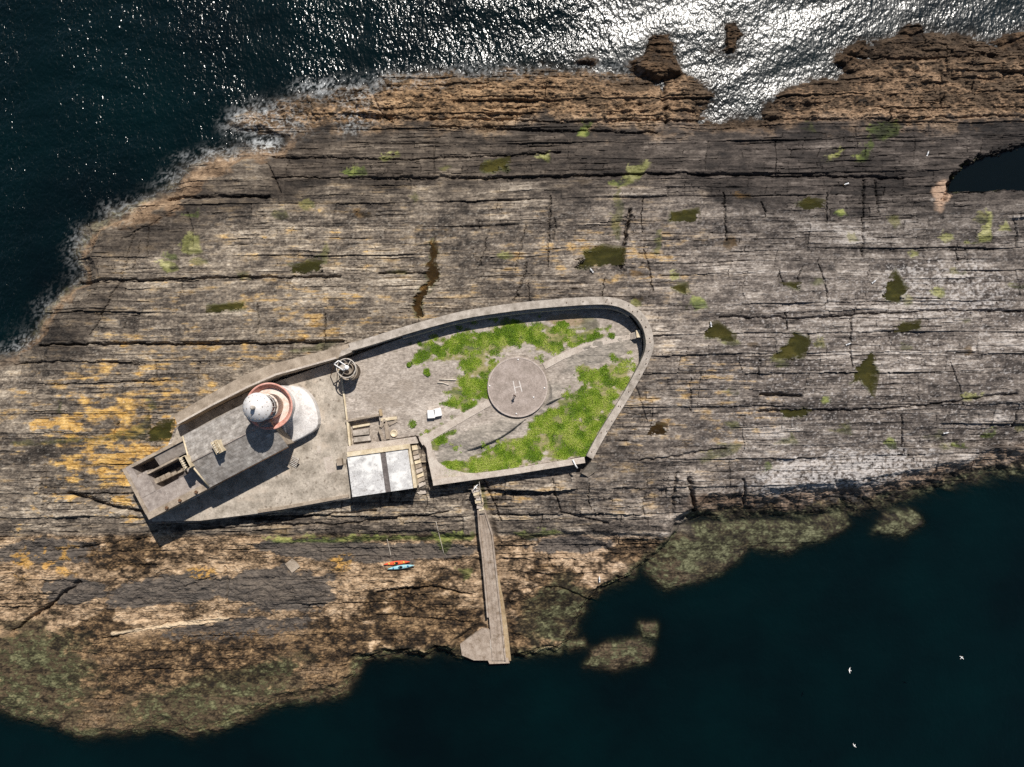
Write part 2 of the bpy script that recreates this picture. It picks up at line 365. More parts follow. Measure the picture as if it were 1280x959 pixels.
def _ctrl(X, Y):
    num = 0; den = 0
    for (x, y, z) in CTRL:
        w = 1.0 / (((X - x) ** 2 + 2.2 * (Y - y) ** 2) + 350.0) ** 1.7
        num = num + w * z; den = den + w
    return num / den
F_ctrl = coarse4(_ctrl)
F_main = coarse4(lambda X, Y: sdpoly(COAST, X, Y))
F_isl = np.full(CGX.shape, -400, np.float32)
for pl in ISLETS:
    xs = [p[0] for p in pl]; ys = [p[1] for p in pl]
    i0 = int((min(xs) - 60 - GX0) / GS); i1 = int((max(xs) + 60 - GX0) / GS); j0 = int((min(ys) - 60 - GY0) / GS); j1 = int((max(ys) + 60 - GY0) / GS)
    j0 = max(j0, 0)
    F_isl[j0:j1, i0:i1] = np.maximum(F_isl[j0:j1, i0:i1], sdpoly(pl, CGX[j0:j1, i0:i1], CGY[j0:j1, i0:i1]))
F_encl = coarse4(lambda X, Y: sdpoly(ENCL, X, Y))
F_terr = coarse4(lambda X, Y: sdpoly(TERR, X, Y))

def macro(x, y):
    """base height of the rock (m above the sea) and signed distance to the coast"""
    jg = ss(560, 620, y)
    wx = x + 14 * (fbm(x / 26, y / 20, 3, 4) - .5) + 7 * jg * (fbm(x / 13, y / 9, 43, 4) - .5); wy = y + 12 * (fbm(x / 22, y / 16, 8, 4) - .5) + 6 * jg * (fbm(x / 13, y / 8, 47, 4) - .5)
    dm = samp(F_main, wx, wy); di = samp(F_isl, .6 * x + .4 * wx, .6 * y + .4 * wy)
    zc = samp(F_ctrl, x, y)
    south = ss(560, 640, y)
    west = ss(420, 250, x) * ss(480, 420, y)
    slope = 0.075 + 0.20 * south * ss(1.0, .3, np.abs(x - 60) / 900 + 0) + 0.05 * west
    slope = np.where(y > 560, 0.10 + 0.22 * ss(380, 520, x) - .17 * ss(865, 890, x), slope)
    sub = np.where(y > 560, dm * .11 + 1.5 * (fbm(x / 40, y / 26, 33, 4) - .5) * ss(0, -20, dm) + .5 * (fbm(x / 9, y / 7, 37, 3) - .5) * ss(0, -6, dm), dm * (.16 - .06 * ss(300, 200, y)))
    zl = np.where(dm > 0, np.minimum(zc, dm * slope), np.maximum(np.minimum(sub, dm * .03), -7))
    # gentle blend at the limit
    zi = np.where(di > 0, np.minimum(.3 + .8 * ss(200, 60, y), di * (.07 + .25 * ss(200, 100, y))), np.maximum(np.minimum(di * .12 + .5 * (fbm(x / 9, y / 7, 38, 3) - .5) * ss(0, -5, di), di * .03), -7))
    # the ledge running along the south foot of the terrace
    st = ss(664, 670, y + 5 * (vn(x / 30, y / 30, 41) - .5) * 2) * ss(120, 240, x) * ss(850, 760, x)
    zl = zl - 0.5 * st * (dm > 4)
    return np.maximum(zl, zi), dm, di

STEP = 0.15
WX0, WX1, WY0, WY1 = -122.0, 122.0, -93.0, 93.0
ax = np.arange(WX0, WX1, STEP, dtype=np.float32); ay = np.arange(WY0, WY1, STEP, dtype=np.float32)
WX, WY = np.meshgrid(ax, ay)
NXG, NYG = len(ax), len(ay)
# plan position -> survey pixel (the survey is a perspective one, so low ground lies closer to the centre)
zb = np.full(WX.shape, 5.0, np.float32)
for it in range(3):
    PX = CX + WX * FPX / (ZC - zb); PY = CY - WY * FPX / (ZC - zb)
    zb = np.maximum(samp(F_ctrl, PX, PY) * ss(-20, 20, samp(F_main, PX, PY)), 0)
PX = PX.astype(np.float32); PY = PY.astype(np.float32)
Z, DM, DI = macro(PX, PY)
DC = np.maximum(DM, DI)                      # distance to any coast, px

encl = ss(-1.0, 1.5, samp(F_encl, PX, PY)); terr = ss(-2, 1, samp(F_terr, PX, PY))
# --- bedding: three sizes of beds, each broken by joints
rs = np.random.RandomState(7)
def beds(v, lo, hi, seed):
    r = np.random.RandomState(seed)
    b = np.cumsum(r.uniform(lo, hi, int(2400 / lo))) - 500
    i = np.searchsorted(b, v).astype(np.int32)
    i = np.clip(i, 1, len(b) - 1)
    t = (v - b[i - 1]) / (b[i] - b[i - 1])
    return i, t.astype(np.float32), (b[i] - b[i - 1]).astype(np.float32)
V = PY + 0.012 * (PX - 640) + 10 * (fbm(PX / 260, PY / 80, 11, 3) - .5) + 2.6 * (fbm(PX / 34, PY / 12, 15, 4) - .5)
U = PX + 0.12 * PY + 7 * (vn(PX / 30, PY / 18, 21) - .5)
H = np.zeros_like(Z); TONE = np.zeros_like(Z); CR = np.zeros_like(Z)
for (lo, hi, cw, amp, lam, seed) in ((15, 42, 120, .42, 160, 101), (5, 12, 48, .20, 60, 201), (1.8, 4.5, 22, .085, 26, 301)):
    i, t, bw = beds(V, lo, hi, seed)
    wid = cw * (0.6 + 0.9 * rnd(i, i * 0 + 3, seed))
    q = (U + 500 + 300 * rnd(i, i * 0 + 9, seed + 1)) / wid
    q = q + .35 * vn(q * 1.7, i * 3.7, seed + 2)
    c = np.floor(q); qt = (q - c).astype(np.float32)
    cell = rnd(c, i, seed + 3) - .5
    along = vn(PX / lam, i * 5.31, seed + 4) - .5
    md = ss(.35, .7, vn(PX / (lam * .55), i * 7.7, seed + 8))
    H += amp * (0.9 * cell + 0.9 * along + (1.35 if lo > 10 else .85) * md * (t - .5))
    TONE += (.6 * cell + .5 * along) * (0.75 if lo > 4 else .5)
    # open joints and bedding cracks
    dj = np.minimum(qt, 1 - qt) * wid
    db = np.minimum(t, 1 - t) * bw
    gate = ss(.56, .82, vn(PX / (lam * .5), i * 2.3, seed + 5)) * (1.0 if lo > 4 else .55); gatej = ss(.5, .72, rnd(c, i, seed + 6))
    CR = np.maximum(CR, np.maximum(np.exp(-(db / (.8 + lo * .02)) ** 2) * gate * (.4 + amp), np.exp(-(dj / .8) ** 2) * gatej * (.3 + amp * .8)))
rough = fbm(PX / 9, PY / 5, 51, 5) - .5
fine = fbm(PX / 2.2, PY / 1.3, 61, 3) - .5
streak = .45 * (vn(PX / 26, V / 1.7, 71) - .5) + .4 * (vn(PX / 11, V / 1.2, 72) - .5) + .3 * (vn(PX / 60, V / 4, 73) - .5)

brk = ss(.40, .60, fbm(PX / 80, PY / 30, 511, 4)); brk2 = ss(.4, .62, fbm(PX / 30, PY / 16, 521, 3))
H *= .46 + .42 * brk + .26 * brk2; CR *= .12 + .50 * brk + .30 * brk2; streak *= .50 + .42 * brk
TONE += .55 * (brk - .5) * .4
# zones -------------------------------------------------------------------
n1 = fbm(PX / 60, PY / 30, 81, 4) - .5; n2 = fbm(PX / 22, PY / 12, 91, 5) - .5; n3 = fbm(PX / 8, PY / 5, 95, 4) - .5
def blob(cx, cy, rx, ry, a=0.0, wob=.8):
    ca, sa = math.cos(R(a)), math.sin(R(a))
    dx = PX - cx; dy = PY - cy
    d = np.sqrt(((dx * ca + dy * sa) / rx) ** 2 + ((-dx * sa + dy * ca) / ry) ** 2) + wob * (n2 * 1.3 + n3 * .8)
    return ss(1.15, .75, d)
yN = 157 + 38 * n1 + 34 * n2 + 14 * n3
tanN = ss(12, -12, PY - yN) * ss(300, 330, PX)
darkN = ss(-12, 10, PY - yN) * ss(268, 212, PY + 26 * n1 + 26 * n2 - 20 * ss(860, 1000, PX)) * ss(330, 360, PX)
bench = ss(-4, 4, PY - 670 - 10 * n2) * ss(890, 850, PX)
westd = ss(420, 330, PX) * ss(470, 430, PY) * ss(95, 60, DM + 30 * n1)
westt = ss(420, 330, PX) * ss(470, 430, PY) * ss(20, 12, DM + 30 * n2 + 14 * n3 - 16 * ss(120, 200, PX) * ss(330, 250, PX)) 
se = ss(600, 625, PY + .12 * (PX - 1000)) * ss(850, 870, PX)
set_ = ss(36, 26, DM + 14 * n2) * ss(12, 18, DM + 14 * n2) * ss(850, 880, PX) * ss(540, 570, PY)
sew = ss(19, 12, DM + 14 * n2 + 6 * n3) * ss(850, 880, PX) * ss(540, 570, PY)
fringe = ss(14, 4, DC + 16 * n2) * np.maximum(ss(640, 700, PY), np.maximum(ss(300, 120, PX) * ss(460, 420, PY) * .5, se))
fringe = np.maximum(fringe, ss(-9, -3, DI) * ss(500, 600, PY))
fringe = np.maximum(fringe, blob(40, 850, 85, 75, 0, .9) * ss(700, 760, PY)); fringe = np.maximum(fringe, blob(260, 880, 120, 35, -8, .9))
fringe = np.maximum(fringe, blob(700, 770, 45, 50, 30, .8)); fringe = np.maximum(fringe, blob(330, 845, 60, 18, -20, .8))
weed = np.zeros_like(Z)
for b_ in ((160, 690, 48, 24), (235, 835, 130, 34), (520, 768, 72, 44), (700, 752, 60, 52), (560, 795, 46, 28), (640, 800, 60, 26), (430, 800, 60, 30), (800, 690, 55, 22), (120, 790, 60, 26), (680, 800, 40, 20)):
    weed = np.maximum(weed, blob(*b_, -6, 1.0))
low = ss(775, 815, PY + 40 * n1) * ss(470, 420, PX) * ss(-.08, .03, -.02 + n2 + 1.2 * n3 + .6 * fine)
weed = np.maximum(weed, low)
weed = ss(.25, .75, weed + .9 * n3 + .6 * fine)
weedN = ss(.02, .12, n2 + .6 * n3 + .4 * n1 + .16 * ss(34, 5, DM) + .06 * ss(900, 1040, PX) - .06) * tanN
# --- height --------------------------------------------------------------
amp = .78 + .35 * tanN + .3 * bench + .1 * darkN
blocky = fbm(PX / 15, PY / 12, 401, 5) - .5
amp = amp * (1 - .45 * fringe) * ss(-14, 10, DC + 2) * (1 - .55 * ss(260, 250, PY) * 0)
land = 1 - np.maximum(encl, terr)
south_face = ss(596, 612, PY) * ss(672, 664, PY) * ss(880, 840, PX) * ss(-20, 60, PX)
det = amp * (H * (1 + 1.2 * south_face + .5 * tanN - .35 * bench) + blocky * (1.5 * tanN + 1.1 * bench + .5 * westt) + rough * (.34 + .5 * tanN + .3 * bench + .6 * south_face) + fine * .16) - CR * (.75 + .5 * south_face) * amp * (1 - .85 * fringe)
# inside the wall: gravel and a few outcrops
FLOOR = 9.6
out1 = blob(600, 548, 62, 17, -24, .35); out2 = blob(750, 440, 50, 16, -25, .4); out3 = blob(668, 500, 36, 18, -30, .4)
outc = np.clip(out1 + out2 + out3, 0, 1)
lx0, ly0, lx1, ly1 = 583, 567, 702, 498
ld = ((PX - lx0) * (ly1 - ly0) - (PY - ly0) * (lx1 - lx0)) / math.hypot(lx1 - lx0, ly1 - ly0) + 3.5 * np.sin((PX - 600) / 17)     # <0 south of the line
lt = ((PX - lx0) * (lx1 - lx0) + (PY - ly0) * (ly1 - ly0)) / ((lx1 - lx0) ** 2 + (ly1 - ly0) ** 2)
ledge = ss(-1.2, .8, ld) * ss(26, 4, ld) * ss(-.02, .12, lt) * ss(1.05, .9, lt)
Zin = FLOOR + .06 * fine + .10 * n2 + outc * (.35 * rough + .25 * H + .1) + .75 * ledge - .35 * ss(600, 700, PX) * ss(480, 570, PY)
pit = ss(-.6, .6, sdpoly([(433, 528), (474, 521), (477, 552), (435, 557)], PX, PY)) * encl
Zin = Zin - 1.25 * pit
rp_ = np.hypot(PX - 647, PY - 484); Zin = np.where(rp_ < 46, np.minimum(Zin, 9.55 + .9 * ss(38.5, 46, rp_)), Zin)
Z = Z + det * land
Z = Z * (1 - encl) + Zin * encl
Z = Z * (1 - terr) + (ZP - .6) * terr
# keep the rock from poking over walls and terrace
near_t = ss(-12, -2, np.maximum(samp(F_terr, PX, PY), samp(F_encl, PX, PY))) * land
Z = np.where(near_t > 0, np.minimum(Z, Z * (1 - near_t) + near_t * np.minimum(Z, 8.9 + .35 * H)), Z)
LED = ss(-10, -4, PY - 668)
for pts, w, dep in CRACKS:
    xs = [p[0] for p in pts]; ys = [p[1] for p in pts]
    m = (PX > min(xs) - 10) & (PX < max(xs) + 10) & (PY > min(ys) - 10) & (PY < max(ys) + 10)
    d = dline(pts, PX[m] + 5 * n3[m], PY[m] + 5 * n3[m] + 3 * n2[m])
    ww = w * (.45 + 1.1 * vn(PX[m] / 22, PY[m] / 22, 77))
    Z[m] -= dep * np.exp(-(d / ww) ** 2) * land[m]
# --- slipway bed: keep the rock just under the ramp
SLIP = [(594, 640), (608, 636), (626, 720), (640, 822), (600, 830), (572, 824), (572, 806), (600, 786), (606, 770)]
ms = (PX > 540) & (PX < 680) & (PY > 600) & (PY < 860)
sdS = sdpoly(SLIP, PX[ms], PY[ms])
zs = np.interp(PY[ms], [636, 700, 785, 828], [6.6, 4.7, 1.9, 1.1])
Z[ms] = Z[ms] * (1 - ss(-10, -2, sdS)) + np.minimum(Z[ms], zs - .55 + .2 * n3[ms]) * ss(-10, -2, sdS)

# --- colour (what the rock itself looks like) ------------------------------
tone = np.clip(.46 + .78 * streak + .46 * TONE + .52 * n3 + .62 * fine + .34 * n2 + .36 * n1, 0, 1)
C = ramp(tone, [(38, 34, 32), (76, 69, 64), (108, 99, 91), (141, 131, 121), (190, 181, 171)], [0, .28, .5, .72, 1])
east = ss(820, 1000, PX)
C *= 1.06 * (1 - .24 * east * ss(400, 280, PY) - .11 * east)[..., None]
# ochre lichen, thickest in the south-west, thin streaks elsewhere
lreg = np.clip(.95 * np.exp(-(((PX - 150) / 170) ** 2 + ((PY - 545) / 95) ** 2)) +   .42 * np.exp(-(((PX - 380) / 250) ** 2 + ((PY - 400) / 70) ** 2)) + .40 * np.exp(-(((PX - 760) / 140) ** 2 + ((PY - 330) / 40) ** 2))
               + .5 * np.exp(-(((PX - 870) / 150) ** 2 + ((PY - 510) / 90) ** 2)) + .42 * np.exp(-(((PX - 640) / 190) ** 2 + ((PY - 625) / 26) ** 2)) + .18 * np.exp(-(((PX - 560) / 400) ** 2 + ((PY - 290) / 60) ** 2)), 0, 1) * land
lich = ss(.50, .68, .31 + .34 * lreg + .55 * streak + .5 * n2 + .3 * n3) * ss(.08, .4, lreg)
lc = ramp(np.clip(.5 + n3 * 1.4 + fine, 0, 1), [(104, 84, 54), (150, 118, 66), (180, 150, 98)])
warm = .42 * ss(.46, .7, .42 + .8 * streak + .5 * n2 + .3 * n3) * ss(1020, 760, PX) * land
C = mixc(C, lin(146, 122, 84), warm)
C = C * (1 - .7 * lich[..., None]) + lc * (.7 * lich[..., None])
ora = ss(.52, .66, .24 + .40 * np.exp(-(((PX - 150) / 125) ** 2 + ((PY - 560) / 75) ** 2)) + .80 * n2 + .50 * streak + .45 * n3 + .25 * TONE) * (PX < 460) * land
oc = ramp(np.clip(.5 + 1.3 * n3 + .9 * fine, 0, 1), [(142, 106, 54), (182, 143, 76), (200, 168, 108)])
C = C + (oc - C) * (.75 * ora)[..., None]
# pale guano and lichen specks
sp = ss(.66, .8, fbm(PX / 2.6, PY / 1.6, 131, 2)) * (.35 + .5 * east * ss(330, 380, PY)) * ss(240, 270, PY) * ss(660, 640, PY)
gu = ss(.46, .62, fbm(PX / 3.2, PY / 2.2, 133, 3) + .18 * blob(1050, 598, 115, 36, -8, .4) - .1 + .08 * blob(1180, 360, 80, 40, 0, .5)) * np.clip(blob(1050, 598, 120, 40, -8, .5) + .8 * blob(1180, 360, 90, 40, 0, .6), 0, 1)
C = mixc(C, lin(196, 190, 184), np.clip(.55 * sp + .6 * gu, 0, .9) * land)
# dark band above the north shelf and along the west shore
dk = ramp(np.clip(.43 + .7 * streak + .4 * TONE + .4 * n3 + .3 * fine + .45 * n2 + .3 * n1, 0, 1), [(22, 19, 18), (50, 44, 40), (76, 68, 62), (124, 114, 105)], [0, .35, .65, 1])
C = mixc(C, dk, np.clip(darkN * .95 + westd * .75, 0, 1)) if False else C + (dk - C) * np.clip(darkN * .95 + westd * .75, 0, 1)[..., None]
# the inlet's and NE margins
# warm tan rock of the wave-washed shelf
tone2 = np.clip(.5 + .22 * streak + 1.0 * n3 + .9 * n2 + .6 * fine + .2 * TONE, 0, 1)
tn = ramp(tone2, [(32, 25, 18), (88, 70, 52), (138, 113, 88), (180, 153, 124)], [0, .30, .56, 1])
C = C + (tn - C) * np.clip(tanN, 0, 1)[..., None]
weedN = np.maximum(weedN, ss(84, 66, PY + 20 * n2) * ss(1010, 1040, PX))
C = mixc(C, lin(40, 30, 20), .8 * weedN)
C = mixc(C, lin(176, 148, 124), .8 * blob(1178, 242, 12, 20, 10, .5))
wt = ramp(tone2, [(60, 47, 37), (116, 97, 80), (164, 142, 121)])
C = C + (wt - C) * np.clip(westt * ss(3, 12, DM) + .9 * set_, 0, 1)[..., None]
# south bench
bn = ramp(np.clip(tone2 - .09 + .25 * fine, 0, 1), [(44, 35, 27), (102, 85, 68), (150, 128, 106), (192, 170, 147)], [0, .28, .55, 1])
C = C + (bn - C) * bench[..., None]
slab = np.zeros_like(Z)
for b_ in ((215, 738, 80, 22, -10), (352, 738, 78, 28, 0), (420, 690, 110, 14, 4), (60, 690, 90, 16, 0), (500, 690, 100, 12, 0), (720, 682, 60, 12, 0), (90, 740, 40, 18, 0), (290, 790, 110, 14, -5)):
    slab = np.maximum(slab, blob(*b_, .7))
slab = ss(.3, .7, slab + .5 * n3 + .3 * fine)
sl = ramp(np.clip(.5 + .8 * streak + .4 * n3 + .3 * fine, 0, 1), [(48, 44, 42), (80, 75, 73), (116, 109, 104)])
C = C + (sl - C) * (.92 * slab * bench)[..., None]
C = mixc(C, lin(182, 140, 66), .7 * np.maximum(blob(255, 716, 26, 10, 0, .9), np.maximum(blob(425, 705, 18, 12, 0, .8), blob(60, 700, 50, 26, 0, 1.2) * ss(.0, .15, n3))) * bench * ss(-.06, .12, n3 + .7 * fine + .4 * streak))
wd = ramp(np.clip(.42 + 1.4 * n3 + 1.2 * fine + .5 * n2, 0, 1), [(18, 13, 8), (44, 33, 22), (96, 76, 54), (140, 116, 88)])
C = C + (wd - C) * np.maximum(.88 * weed * ss(655, 680, PY), .85 * sew)[..., None]
# pale vein across the bench
dv = dline([(142, 792), (160, 790), (200, 784), (284, 774)], PX + 4 * n3, PY + 4 * n3); vein = ss(3.2, 1.4, dv)
C = mixc(C, lin(196, 178, 156), .8 * vein); Z += .3 * vein
# weed fringe at the water's edge
fr = ramp(np.clip(.44 + 1.5 * n3 + 1.4 * fine + .9 * n2, 0, 1), [(24, 22, 14), (46, 43, 29), (72, 72, 51), (108, 108, 82)])
C = C + (fr - C) * np.clip(fringe * (.55 + .45 * ss(-.12, .06, n2 + .6 * n3 + .5 * fine)), 0, 1)[..., None]
isln = ss(-8, 0, DI) * ss(300, 200, PY)
C = C + (ramp(tone2, [(30, 22, 14), (66, 50, 34), (104, 82, 60)]) - C) * isln[..., None]
# submerged rock
C = mixc(C, lin(42, 40, 28), ss(-.25, -1.4, Z) * .8)
# damp dark foot of the rock
C *= (1 - .35 * ss(.9, .2, Z) * (1 - fringe) * ss(-2, 0, Z))[..., None]
wst = ss(1000, 500, PX)[..., None] * land[..., None]
C = C * (1 + wst * np.array([.02, -.01, -.10], np.float32)) * (1 - (1 - wst) * land[..., None] * np.array([.10, .10, .08], np.float32))
# colour darkened along cracks and joints
C *= (1 - .35 * np.clip(CR * 1.3, 0, 1) * land * (1 - .8 * fringe))[..., None]
# gravel yard
gv = ramp(np.clip(.5 + .9 * fine + .6 * n3 + .4 * n1, 0, 1), [(114, 104, 95), (154, 143, 132), (192, 181, 170)])
ei = encl[..., None]
Cin = gv
rockc = ramp(np.clip(.5 + .8 * n3 + .7 * fine + .5 * streak, 0, 1), [(96, 90, 82), (136, 128, 118), (172, 162, 150)])
Cin = Cin + (rockc - Cin) * (np.clip(outc + ss(.0, .25, n1) * ss(560, 620, PX), 0, 1))[..., None]
Cin = mixc(Cin, lin(140, 118, 88), .7 * blob(708, 401, 24, 9, 0, .4))
Cin = mixc(Cin, lin(138, 126, 114), .55 * np.maximum(blob(508, 482, 11, 8, 0, .4), blob(480, 500, 24, 9, 20, .8)))
# green growth: two big patches, stragglers
gm = np.zeros_like(Z)
GREEN = [(600, 432, 60, 17, -8), (597, 458, 26, 20, 40), (588, 482, 20, 16, 0), (580, 500, 18, 16, -50), (655, 418, 40, 15, 10), (690, 425, 34, 14, -15), (728, 424, 24, 8, -15), (740, 500, 44, 18, -50), (770, 475, 20, 22, -50), (720, 540, 48, 30, -20), (655, 562, 80, 20, -18),
         (620, 578, 50, 10, -8), (545, 550, 18, 12, -30), (575, 560, 18, 8, 0), (735, 468, 14, 12, 0), (698, 530, 40, 22, -30), (570, 438, 26, 14, -15), (565, 577, 14, 7, 20)]
def soft(cx, cy, rx, ry, a):
    ca, sa = math.cos(R(a)), math.sin(R(a)); dx = PX - cx; dy = PY - cy
    d = np.sqrt(((dx * ca + dy * sa) / rx) ** 2 + ((-dx * sa + dy * ca) / ry) ** 2) + 1.5 * n2 + 1.6 * n3
    return ss(1.45, .45, d)
for b_ in GREEN: gm = np.maximum(gm, soft(*b_))
pathm = np.zeros_like(Z)
PATHS = [([(526, 553), (545, 542), (575, 524), (612, 503)], 8.5), ([(680, 458), (702, 446), (725, 436), (755, 427), (789, 420)], 8.0)]
for pts, w in PATHS: pathm = np.maximum(pathm, ss(w * .5 + 2.5, w * .5 + .5, dline(pts, PX, PY)))
gm = gm * (1 - pathm) * ss(42, 40.5, np.hypot(PX - 647, PY - 484) + 2 * n3 + 1.5) ** 0 * (np.hypot(PX - 647, PY - 484) > 39) * ss(1, 4, samp(F_encl, PX, PY)) * (1 - .9 * ss(.3, .7, out1 + out3))
grass_field = gm
gc = ramp(np.clip(.5 + 1.3 * n3 + 1.2 * n2, 0, 1), [(70, 84, 32), (116, 116, 58), (156, 142, 100)])
Cin = Cin + (gc - Cin) * (.85 * ss(.1, .6, gm + .5 * fine))[..., None]
C = C * (1 - ei) + Cin * ei
# pools and algae
GL = np.full(Z.shape, .9, np.float32)
pool_objs = []
PK = {'w': ((46, 50, 24), (88, 82, 38)), 'b': ((58, 44, 22), (92, 68, 34)), 'd': ((18, 22, 22), (30, 34, 32)), 'a': ((72, 84, 34), (118, 124, 62)), 'o': ((66, 70, 32), (104, 100, 52)), 'y': ((104, 106, 54), (150, 148, 98))}
pool_n = 0
for pl, kd in POOLS:
    pool_n += 1
    xs = [p[0] for p in pl]; ys = [p[1] for p in pl]
    m = (PX > min(xs) - 16) & (PX < max(xs) + 16) & (PY > min(ys) - 16) & (PY < max(ys) + 16)
    if not m.any(): continue
    s = sdpoly(pl, PX[m] + 11 * n3[m] + 10 * n2[m] + 5 * fine[m], PY[m] + 7 * n3[m] + 6 * n2[m] + 4 * fine[m])
    c0, c1 = PK[kd]
    kf = .75 + .6 * ((pool_n * 37) % 10) / 10 if kd != 'd' else 1.0
    tcol = kf * ramp(np.clip(.5 + 1.6 * n3[m] + 2.0 * n2[m], 0, 1), [tuple(.55 * v for v in c0), c0, c1])
    if kd in 'wbd' and len(pl) != 5 or kd in 'wbd' and pool_n < 24:
        zin = Z[m][s > 0]
        if len(zin) == 0: continue
        lev = float(np.percentile(zin, 30)) if kd != 'd' else 1.1
        k = ss(-5, -.5, s)
        Z[m] = Z[m] * (1 - k) + (np.minimum(Z[m], lev + .35 + .2 * rough[m]) * (kd != 'd') + np.minimum(Z[m], lev + .5) * (kd == 'd')) * k
        k2 = ss(-.8, 1.2, s)
        Z[m] = Z[m] * (1 - k2) + (lev - .12 - .25 * ss(0, 6, s) + .1 * rough[m]) * k2
        rim = ss(-3.5, -.5, s) * (1 - k2) * ss(-.1, .15, n2[m])  # dark olive rim shading painted round the pool for depth
        cc = C[m]; cc = cc + (np.array(lin(70, 76, 38), np.float32) - cc) * (.6 * rim)[..., None]
        C[m] = cc + (tcol - cc) * k2[..., None]
        pool_objs.append((pl, kd, lev))
    else:
        f = ss(-1.5, 2.2, s + 6 * n3[m] + 3 * fine[m])
        cc = C[m]
        C[m] = cc + (tcol - cc) * (f * (.62 if kd == 'o' else .75))[..., None]
# wave wash: fibrous white water creeping over the low north-west rocks
def ridged(x, y, seed): return 1 - np.abs(2 * fbm(x, y, seed, 4, .6) - 1)
def foamf(px, py, d):
    wx = px + 10 * (fbm(px / 14, py / 14, 141, 3) - .5); wy = py + 10 * (fbm(px / 14, py / 14, 145, 3) - .5)
    f = ss(.82, .97, ridged(wx / 7, wy / 6, 151)) * 1.0 * (.4 + .9 * vn(wx / 3, wy / 3, 149)) + ss(.60, .74, fbm(wx / 2.2, wy / 2.0, 155, 3)) * .42
    reg = np.zeros_like(px)
    for (cx, cy, rx, ry, k) in ((330, 180, 18, 10, 1.3), (330, 150, 52, 20, .85), (395, 100, 30, 18, 1.4), (446, 140, 24, 40, .9), (500, 100, 70, 12, .5), (270, 195, 64, 12, .5), (215, 222, 34, 14, .35), (150, 258, 46, 14, .32), (90, 310, 16, 36, .34), (50, 372, 18, 36, .34), (14, 424, 34, 16, .34), (295, 245, 50, 5, .9), (600, 88, 80, 12, .35), (760, 84, 50, 14, .3), (20, 432, 40, 10, .5)):
        reg = np.maximum(reg, k * np.exp(-(((px - cx) / rx) ** 2 + ((py - cy) / ry) ** 2)))
    return np.clip(f * reg * .8, 0, 1)
wash = foamf(PX, PY, DM) * ss(2.2, .6, Z)
C = mixc(C, lin(206, 208, 206), .8 * wash)
C = np.clip(C, .004, .75)

# hold the edges of the sheet under the sea
edge = np.minimum(np.minimum(WX - WX0, WX1 - WX), np.minimum(WY - WY0, WY1 - WY))
Z = Z * ss(0, 6, edge) - 7 * (1 - ss(0, 6, edge))
TZ = Z.copy()
def ground_z(x, y):
    i = int(np.clip((x - WX0) / STEP, 0, NXG - 1)); j = int(np.clip((y - WY0) / STEP, 0, NYG - 1))
    return float(TZ[j, i])
def PG(px, py):
    """survey pixel -> point on the terrain"""
    z = 6.0
    for _ in range(6):
        k = (ZC - z) / FPX; x = (px - CX) * k; y = -(py - CY) * k; z = .4 * z + .6 * ground_z(x, y)
    return Vector((x, y, ground_z(x, y)))

def grid_mesh(name, X, Y, Zz, mask=None):
    ny, nx = X.shape
    co = np.empty((ny * nx, 3), np.float32); co[:, 0] = X.ravel(); co[:, 1] = Y.ravel(); co[:, 2] = Zz.ravel()
    idx = np.arange(ny * nx, dtype=np.int32).reshape(ny, nx)
    q = np.stack([idx[:-1, :-1], idx[:-1, 1:], idx[1:, 1:], idx[1:, :-1]], -1)
    if mask is not None: q = q[mask]
    q = q.reshape(-1, 4)
    used = np.unique(q); rem = np.full(ny * nx, -1, np.int32); rem[used] = np.arange(len(used), dtype=np.int32)
    q = rem[q]; co = co[used]
    me = bpy.data.meshes.new(name)
    me.vertices.add(len(co)); me.vertices.foreach_set("co", co.ravel())
    nf = len(q)
    me.loops.add(nf * 4); me.loops.foreach_set("vertex_index", q.ravel())
    me.polygons.add(nf); me.polygons.foreach_set("loop_start", np.arange(0, nf * 4, 4, dtype=np.int32))
    me.update(calc_edges=True)
    return me, used
# drop the deep sea bed
deep = (Z < -3.5); mk = ~(deep[:-1, :-1] & deep[1:, 1:] & deep[:-1, 1:] & deep[1:, :-1])
me, used = grid_mesh("rock_island", WX, WY, Z, mk)
ca = me.color_attributes.new("rock_colour", 'FLOAT_COLOR', 'POINT')
c4 = np.ones((len(used), 4), np.float32); c4[:, :3] = C.reshape(-1, 3)[used]
ca.data.foreach_set("color", c4.ravel())
me.polygons.foreach_set("use_smooth", np.zeros(len(me.polygons), bool))

m_rock = bpy.data.materials.new("rock"); m_rock.use_nodes = True
t = m_rock.node_tree; N = t.nodes; b = N["Principled BSDF"]
b.inputs["Roughness"].default_value = .85; b.inputs["Specular IOR Level"].default_value = .25
at = N.new("ShaderNodeAttribute"); at.attribute_name = "rock_colour"
tc = N.new("ShaderNodeTexCoord"); mp = N.new("ShaderNodeMapping"); mp.inputs["Scale"].default_value = (.5, 1.6, 1)
vlink(t, tc.outputs["Object"], mp.inputs[0])
nz = N.new("ShaderNodeTexNoise"); nz.inputs["Scale"].default_value = 4.0; nz.inputs["Detail"].default_value = 6; nz.inputs["Roughness"].default_value = .75
vlink(t, mp.outputs[0], nz.inputs["Vector"])
mr = N.new("ShaderNodeMapRange"); mr.inputs["From Min"].default_value = .3; mr.inputs["From Max"].default_value = .7; mr.inputs["To Min"].default_value = .66; mr.inputs["To Max"].default_value = 1.34
vlink(t, nz.outputs[0], mr.inputs[0])
mx = N.new("ShaderNodeMix"); mx.data_type = 'RGBA'; mx.blend_type = 'MULTIPLY'; mx.inputs["Factor"].default_value = 1
vlink(t, at.outputs["Color"], mx.inputs["A"]); vlink(t, mr.outputs[0], mx.inputs["B"]); vlink(t, mx.outputs["Result"], b.inputs["Base Color"])
